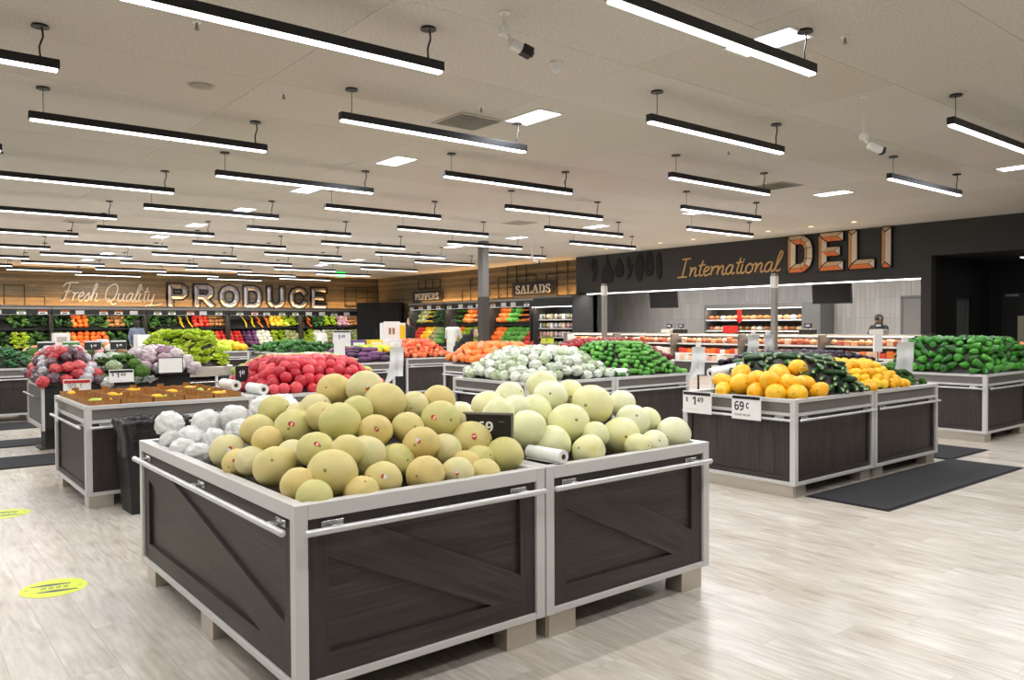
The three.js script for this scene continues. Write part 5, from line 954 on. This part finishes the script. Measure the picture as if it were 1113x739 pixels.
dispenser('second white bags hanging over the aubergine bin', [11.05, 0.69, -7.18], -0.3, 0.6);
[[5.5, -11.0, 0.62, 'at the end of the celery bin'], [12.6, -13.4, 0.5, 'in front of the salad cooler'], [9.9, -21.0, 0.5, 'far away before the PRODUCE letters'], [15.1, -7.4, 0.6, 'in front of the right deli cases']].forEach(([x, z, h, w]) => { const t = thing('bag_dispenser', `small white bag box on a thin post ${w}`, 'bag dispenser', [x, 0, z], -0.6, 'bag boxes on posts'); part(t, 'post', rod([0, 0, 0], [0, 0.9, 0], 0.014), M.greyPaint); part(t, 'bag_box', rbx(0.16, 0.34, 0.06, 0, 1.06, 0), M.white); part(t, 'foot', rbx(0.24, 0.016, 0.24, 0, 0.008, 0), M.black); });

// ---- cardboard trays on the left bin
{
  const tw = 0.24, td = 0.4;
  let n = 0;
  for (let r = 0; r < 3; r++) for (let c = 0; c < 5; c++) {
    const x = 1.42 + c * 0.248, z = -7.18 - r * 0.42, t = thing('cardboard_tray', `open brown cardboard tray, ${ORD[c]} from the left in the ${['front', 'middle', 'back'][r]} row on the bin`, 'cardboard tray', [x, 0.805, z], rr(-0.02, 0.02), 'brown cardboard trays on the left bin');
    part(t, 'floor', bxm(tw - 0.01, 0.006, td - 0.01, 0, 0.003, 0), M.cart);
    for (const s of [-1, 1]) { part(t, 'long_wall', bxm(0.005, 0.055, td - 0.01, s * (tw / 2 - 0.005), 0.03, 0), M.cart); const e = part(t, 'end_wall', bxm(tw - 0.01, 0.05, 0.005, 0, 0.028, s * (td / 2 - 0.006)), M.cart); part(e, 'tab', bxm(0.06, 0.028, 0.005, 0.01, 0.066, s * (td / 2 - 0.006)), M.cart); }
    if ((r * 5 + c) % 2 === 0 || c === 4) for (let k = 0; k < 2; k++) item('yellow_fruit', G.long[k], pick([...P.yellow, P.grannies[1]]), `yellow fruit left in a cardboard tray on the left bin`, 'fruit', 'yellow fruit in the cardboard trays', x + (k - 0.5) * 0.09, 0.842, z + rr(-0.08, 0.08), [0.045, 0.03, 0.035], [0, rr(0, 3), 0]);
  }
}
// ---- trash bin with liner in front of the left bin
{
  const t = thing('waste_bin', 'square black waste bin with a folded black liner beside the cardboard tray bin', 'waste bin', [1.69, 0, -6.66], 0.03);
  const g = new THREE.CylinderGeometry(0.3, 0.235, 0.7, 4, 1).rotateY(Math.PI / 4).scale(1.12, 1, 0.8).translate(0, 0.35, 0); g.computeVertexNormals();
  part(t, 'bin_body', g.toNonIndexed(), M.bin).geometry.computeVertexNormals();
  const n = 72, pos = [], idx = []; const prof2 = [[0.004, 0.44], [0.012, 0.5], [0.006, 0.58], [0.016, 0.65], [0.02, 0.7], [0.012, 0.73], [-0.012, 0.715], [-0.035, 0.6]];
  for (let i = 0; i <= n; i++) { const a = i / n * Math.PI * 2, q = Math.pow(Math.pow(Math.abs(Math.cos(a)), 7) + Math.pow(Math.abs(Math.sin(a)), 7), -1 / 7); for (const [o, y] of prof2) { const k = 1 + 2.6 * fbm(a * 9, y * 5, 2), rx = 0.235 * (0.86 + 0.14 * y / 0.7) * q, rz = 0.168 * (0.86 + 0.14 * y / 0.7) * q; pos.push(Math.cos(a) * (rx + o * k), y + 0.035 * fbm(a * 6, y * 2, 7), Math.sin(a) * (rz + o * k)); } }
  const m = prof2.length; for (let i = 0; i < n; i++) for (let j = 0; j < m - 1; j++) { const a = i * m + j, b = a + m; idx.push(a, a + 1, b, b, a + 1, b + 1); }
  const lg = new THREE.BufferGeometry(); lg.setAttribute('position', new THREE.Float32BufferAttribute(pos, 3)); lg.setAttribute('uv', new THREE.Float32BufferAttribute(pos.flatMap((v, i) => (i % 3 === 2 ? [] : [v * 3])), 2)); lg.setIndex(idx); lg.computeVertexNormals();
  part(t, 'liner', lg, M.liner, 'crumpled black liner folded over the rim');
}
// ---- mats and floor stickers
[['long dark charcoal floor mat beside the yellow melon bin', 6.02, 8.85, -2.86, -3.56], ['dark charcoal floor mat between the squash bin and the pepper bin', 8.78, 9.8, -3.52, -4.12], ['dark rubber floor mat nearest the cardboard tray bin at the left', -0.6, 1.6, -9.44, -10.3], ['narrow dark rubber floor mat under the red-netted stand', -0.6, 1.84, -11.12, -11.85], ['wide dark rubber floor mat before the green beans', -0.4, 1.95, -13.05, -14.0]].forEach(([l, x0, x1, z0, z1]) => {
  const t = thing('floor_mat', l, 'mat', [(x0 + x1) / 2, 0, (z0 + z1) / 2], 0, 'dark floor mats'); part(t, 'pile', bxm(x1 - x0 - 0.05, 0.009, z0 - z1 - 0.05, 0, 0.0055, 0), M.mat);
  part(t, 'edging', [bx(x1 - x0, 0.004, 0.035, 0, 0.002, (z0 - z1) / 2 - 0.017), bx(x1 - x0, 0.004, 0.035, 0, 0.002, -(z0 - z1) / 2 + 0.017), bx(0.035, 0.004, z0 - z1 - 0.07, (x1 - x0) / 2 - 0.017, 0.002, 0), bx(0.035, 0.004, z0 - z1 - 0.07, -(x1 - x0) / 2 + 0.017, 0.002, 0)], M.matteBlack);
});
{
  const c = document.createElement('canvas'); c.width = c.height = 256; const x = c.getContext('2d'); x.fillStyle = '#dcee1a'; x.fillRect(0, 0, 256, 256); x.fillStyle = '#3e4436';
  for (const [y, s] of [[82, 1], [176, -1]]) { const o = s > 0 ? -12 : 22; x.beginPath(); x.moveTo(48 + o, y); x.lineTo(110 + o, y - 14); x.lineTo(200 + o, y - 6); x.lineTo(200 + o, y + 8); x.lineTo(120 + o, y + 18); x.lineTo(48 + o, y + 10); x.fill(); }
  x.fillStyle = '#a3b01e'; for (let q = 0; q < 4; q++) x.fillRect(80 + q * 28, 110, 20, 36); x.beginPath(); x.arc(26, 128, 9, 0, 7); x.arc(228, 128, 8, 0, 7); x.fill();
  const tx = new THREE.CanvasTexture(c); tx.colorSpace = THREE.SRGBColorSpace; const mt = std(0xffffff, { map: tx, roughness: 0.4 });
  for (const [px, pz, l] of [[0.745, -4.98, 'nearer round yellow floor sticker with dark print'], [0.76, -7.2, 'further round yellow floor sticker at the left edge']]) { const m = solid('floor_sticker', new THREE.CylinderGeometry(0.165, 0.165, 0.0015, 40), mt, l, 'floor sticker', [px, 0.001, pz], 'yellow floor stickers'); m.rotation.y = -0.25 + Math.PI / 2; }
}
[[3.35, 0.88, -20.9, 0.34, 0.42, 'tall white printed carton standing left of the far green sign'], [5.1, 0, -20.4, 0.5, 1.25, 'tall grey-white display carton in front of the far produce case'], [4.25, 0.88, -21.0, 0.26, 0.26, 'small white carton among the far left signs']].forEach(([x, y, z, w, h, l]) => { const b = thing('display_carton', l, 'carton', [x, y, z], rr(-0.2, 0.1)); part(b, 'carton_body', rbx(w, h, w * 0.7, 0, h / 2, 0), M.white); part(b, 'label_panel', bx(w * 0.6, h * 0.3, 0.006, 0, h * 0.65, w * 0.35 + 0.002), M.tile[2]); });
// ---- cardboard shipper and boxes in the middle distance
{
  const t = thing('cardboard_shipper', 'tall white and yellow printed cardboard display shipper', 'display stand', [8.95, 0, -15.3], -0.35);
  part(t, 'shipper_body', rbx(0.5, 1.5, 0.42, 0, 0.75, 0), M.white); part(t, 'header_card', rbx(0.36, 0.42, 0.02, -0.06, 1.32, 0.215), M.roll); part(t, 'print_panel', [bx(0.14, 0.5, 0.012, 0.17, 1.2, 0.216), bx(0.2, 0.14, 0.012, -0.1, 0.95, 0.216)], std(0xe8c81c)); part(t, 'printed_bottle', [bx(0.05, 0.14, 0.006, -0.1, 1.32, 0.227), bx(0.05, 0.14, 0.006, -0.02, 1.32, 0.227)], P.brown[0]); part(t, 'shelf', [bx(0.46, 0.02, 0.2, 0, 0.8, 0.3), bx(0.46, 0.1, 0.02, 0, 0.84, 0.4)], M.white);
  [[7.35, -13.9, 0x6a4a8a, 'purple and white'], [7.75, -14.0, 0xe6cf2a, 'yellow and white'], [7.1, -14.0, 0x2a2a2e, 'dark'], [8.0, -13.7, 0xd8d8e0, 'pale lilac']].forEach(([x, z, c, l]) => { const b = thing('fruit_carton', `${l} printed fruit carton standing on the dark stand`, 'carton', [x, 0.92, z], rr(-0.4, 0.1), 'printed fruit cartons'); part(b, 'carton_body', rbx(0.3, 0.24, 0.25, 0, 0.12, 0), std(c)); part(b, 'label_panel', bx(0.22, 0.09, 0.006, 0, 0.15, 0.128), M.white); });
  const c = thing('shopping_cart', 'wire shopping cart pushed by the shopper in black', 'shopping cart', [11.9, 0, -15.9], -0.6);
  const wires = []; for (let i = 0; i <= 6; i++) { const x = -0.24 + i * 0.08; wires.push(rod([x, 0.5, 0.4], [x, 0.95, 0.44], 0.006, 5), rod([x, 0.5, -0.4], [x, 0.9, -0.44], 0.006, 5), rod([x, 0.5, -0.4], [x, 0.5, 0.4], 0.006, 5)); } for (let i = 0; i <= 8; i++) { const z = -0.4 + i * 0.1; for (const s of [-1, 1]) wires.push(rod([s * 0.24, 0.5, z], [s * 0.28, 0.93, z * 1.1], 0.006, 5)); } for (const y of [0.6, 0.75, 0.92]) for (const s of [-1, 1]) wires.push(rod([s * 0.26, y, -0.43], [s * 0.26, y, 0.43], 0.006, 5));
  part(c, 'basket', wires, M.chrome); part(c, 'frame', [rod([-0.22, 0.12, -0.35], [-0.22, 0.5, 0.38], 0.014), rod([0.22, 0.12, -0.35], [0.22, 0.5, 0.38], 0.014), rod([-0.22, 0.12, -0.35], [-0.22, 0.12, 0.38], 0.014), rod([0.22, 0.12, -0.35], [0.22, 0.12, 0.38], 0.014), rod([-0.28, 0.98, 0.52], [0.28, 0.98, 0.52], 0.016), rod([-0.27, 0.93, 0.42], [-0.27, 0.98, 0.52], 0.012), rod([0.27, 0.93, 0.42], [0.27, 0.98, 0.52], 0.012)], M.chrome);
  for (const sx of [-1, 1]) for (const sz of [-0.33, 0.36]) part(c, 'wheel', cyl(0.06, 0.06, 0.03, 12).rotateZ(Math.PI / 2).translate(sx * 0.22, 0.06, sz), M.black);
}

// ================================================================ PEOPLE (far away)
function person(label, x, z, ry, o) {
  const { H = 1.7, lean = 0, top, legs, skin = [0.55, 0.36, 0.26], hair, cap = false, reach = 0, y0 = 0, coat = 0.62 } = o, s = H / 1.7;
  // joints: [x, y, z, radius]; facing +z
  const L = lean, hip = [0, 0.93, 0], ch = [0, 1.3 - L * 0.12, L * 0.35], nk = [0, 1.46 - L * 0.2, L * 0.5], hd = [0, 1.58 - L * 0.26, L * 0.62 + 0.02];
  const bones = [];
  const B = (a, ra, b, rb, c) => bones.push([a, ra, b, rb, c]);
  B(hip, 0.155, ch, 0.165, top); B([-0.13, ch[1] + 0.08, ch[2]], 0.085, [0.13, ch[1] + 0.08, ch[2]], 0.085, top); B(ch, 0.12, nk, 0.055, top); B(nk, 0.052, hd, 0.06, skin); B([0, hd[1] - 0.03, hd[2] + 0.02], 0.075, [0, hd[1] + 0.05, hd[2]], 0.095, skin); B([0, hd[1] + 0.06, hd[2] - 0.03], 0.1, [0, hd[1] - 0.02, hd[2] - 0.05], 0.085, hair); B([0, hd[1] - 0.005, hd[2] + 0.095], 0.015, [0, hd[1] - 0.03, hd[2] + 0.108], 0.018, skin);
  if (cap) B([0, hd[1] + 0.07, hd[2] - 0.01], 0.108, [0, hd[1] + 0.055, hd[2] + 0.08], 0.05, hair);
  if (coat < 0.9) B(hip, 0.16, [0, coat, 0], 0.17, top);
  for (const q of [-1, 1]) {
    const sh = [q * 0.19, ch[1] + 0.09, ch[2]], el = [q * 0.25, ch[1] - 0.19 + reach * 0.02, ch[2] + 0.04 + reach * 0.1], wr = [q * 0.22, ch[1] - 0.4 + reach * 0.3, ch[2] + 0.1 + reach * 0.3];
    B(sh, 0.07, el, 0.055, top); B(el, 0.052, wr, 0.038, top); B(wr, 0.036, [wr[0] - q * 0.01, wr[1] - 0.06, wr[2] + 0.05], 0.034, skin);
    for (let f = 0; f < 4; f++) B([wr[0] - q * 0.01 + (f - 1.5) * 0.018, wr[1] - 0.08, wr[2] + 0.06], 0.012, [wr[0] - q * 0.02 + (f - 1.5) * 0.02, wr[1] - 0.14, wr[2] + 0.09], 0.011, skin); B([wr[0] - q * 0.03, wr[1] - 0.05, wr[2] + 0.06], 0.014, [wr[0] - q * 0.06, wr[1] - 0.08, wr[2] + 0.1], 0.012, skin);
    const hp = [q * 0.09, 0.9, 0], kn = [q * 0.1, 0.5, 0.03 + q * 0.03], an = [q * 0.1, 0.09, -0.02 + q * 0.05];
    B(hp, 0.1, kn, 0.068, legs); B(kn, 0.066, an, 0.045, legs); B([an[0], 0.045, an[2] - 0.03], 0.045, [an[0] + q * 0.02, 0.04, an[2] + 0.16], 0.038, [0.03, 0.03, 0.03]);
  }
  const R = 84, mc = new MarchingCubes(R, new THREE.MeshStandardMaterial(), false, false, 60000); mc.isolation = 0;
  const half = 0.95, cy = 0.86, sd = (px, py, pz) => { let d = 1e3, best = null, bd = 1e3; for (const [a, ra, b, rb, c] of bones) { const vx = b[0] - a[0], vy = b[1] - a[1], vz = b[2] - a[2], wx = px - a[0], wy = py - a[1], wz = pz - a[2], t = Math.max(0, Math.min(1, (wx * vx + wy * vy + wz * vz) / (vx * vx + vy * vy + vz * vz + 1e-9))), k = Math.hypot(wx - vx * t, wy - vy * t, wz - vz * t) - (ra + (rb - ra) * t); if (k < bd) { bd = k; best = c; } const sm = 0.035, h = Math.max(0, Math.min(1, 0.5 + 0.5 * (d - k) / sm)); d = d > 900 ? k : d + (k - d) * h - sm * h * (1 - h); } return [d, best]; };
  for (let k = 0; k < R; k++) for (let j = 0; j < R; j++) for (let i = 0; i < R; i++) { const px = (i - R / 2) / (R / 2) * half, pz = (k - R / 2) / (R / 2) * half; mc.field[i + j * R + k * R * R] = Math.abs(px) > 0.4 || pz < -0.4 ? -1 : -sd(px, (j - R / 2) / (R / 2) * half + cy, pz)[0]; }
  mc.update();
  const n = mc.count, pos = new Float32Array(n * 3), nor = new Float32Array(n * 3), col = new Float32Array(n * 3);
  for (let i = 0; i < n; i++) { const a = mc.positionArray[3 * i] * half, b = mc.positionArray[3 * i + 1] * half + cy, c = mc.positionArray[3 * i + 2] * half; pos.set([a * s, b * s, c * s], 3 * i); nor.set([mc.normalArray[3 * i], mc.normalArray[3 * i + 1], mc.normalArray[3 * i + 2]], 3 * i); col.set(sd(a, b, c)[1], 3 * i); }
  const g = new THREE.BufferGeometry(); g.setAttribute('position', new THREE.BufferAttribute(pos, 3)); g.setAttribute('normal', new THREE.BufferAttribute(nor, 3)); g.setAttribute('color', new THREE.BufferAttribute(col, 3));
  const m = solid('person', g, std(0xffffff, { vertexColors: true, roughness: 0.8 }), label, 'person', [x, y0, z]); m.rotation.y = ry; return m;
}
person('shopper in a long black coat standing beside the white shipper', 13.6, -22.1, -2.4, { H: 1.66, top: [0.012, 0.012, 0.014], legs: [0.015, 0.015, 0.018], hair: [0.02, 0.015, 0.012], coat: 0.5 });
person('shopper in a light grey jacket bending towards the pepper case', 14.2, -20.6, 2.2, { H: 1.64, lean: 0.25, reach: 0.6, top: [0.6, 0.6, 0.56], legs: [0.05, 0.05, 0.06], hair: [0.03, 0.02, 0.018] });
person('shopper in black with dark hair leaning over a shopping cart', 11.55, -16.45, 0.6, { H: 1.5, lean: 0.75, reach: 0.8, top: [0.016, 0.016, 0.018], legs: [0.012, 0.012, 0.014], hair: [0.03, 0.02, 0.016] });
person('worker in dark clothes and cap behind the right deli cases', 19.95, -9.75, -1.6, { H: 1.62, top: [0.02, 0.02, 0.022], legs: [0.02, 0.02, 0.02], hair: [0.015, 0.015, 0.015], cap: true, skin: [0.25, 0.15, 0.1], reach: 0.4 });
person('distant shopper in slate blue near the far left produce case', 7.3, -30.5, 2.8, { H: 1.62, top: [0.16, 0.2, 0.28], legs: [0.02, 0.02, 0.025], hair: [0.03, 0.02, 0.018] });

renderer.render(scene, camera);
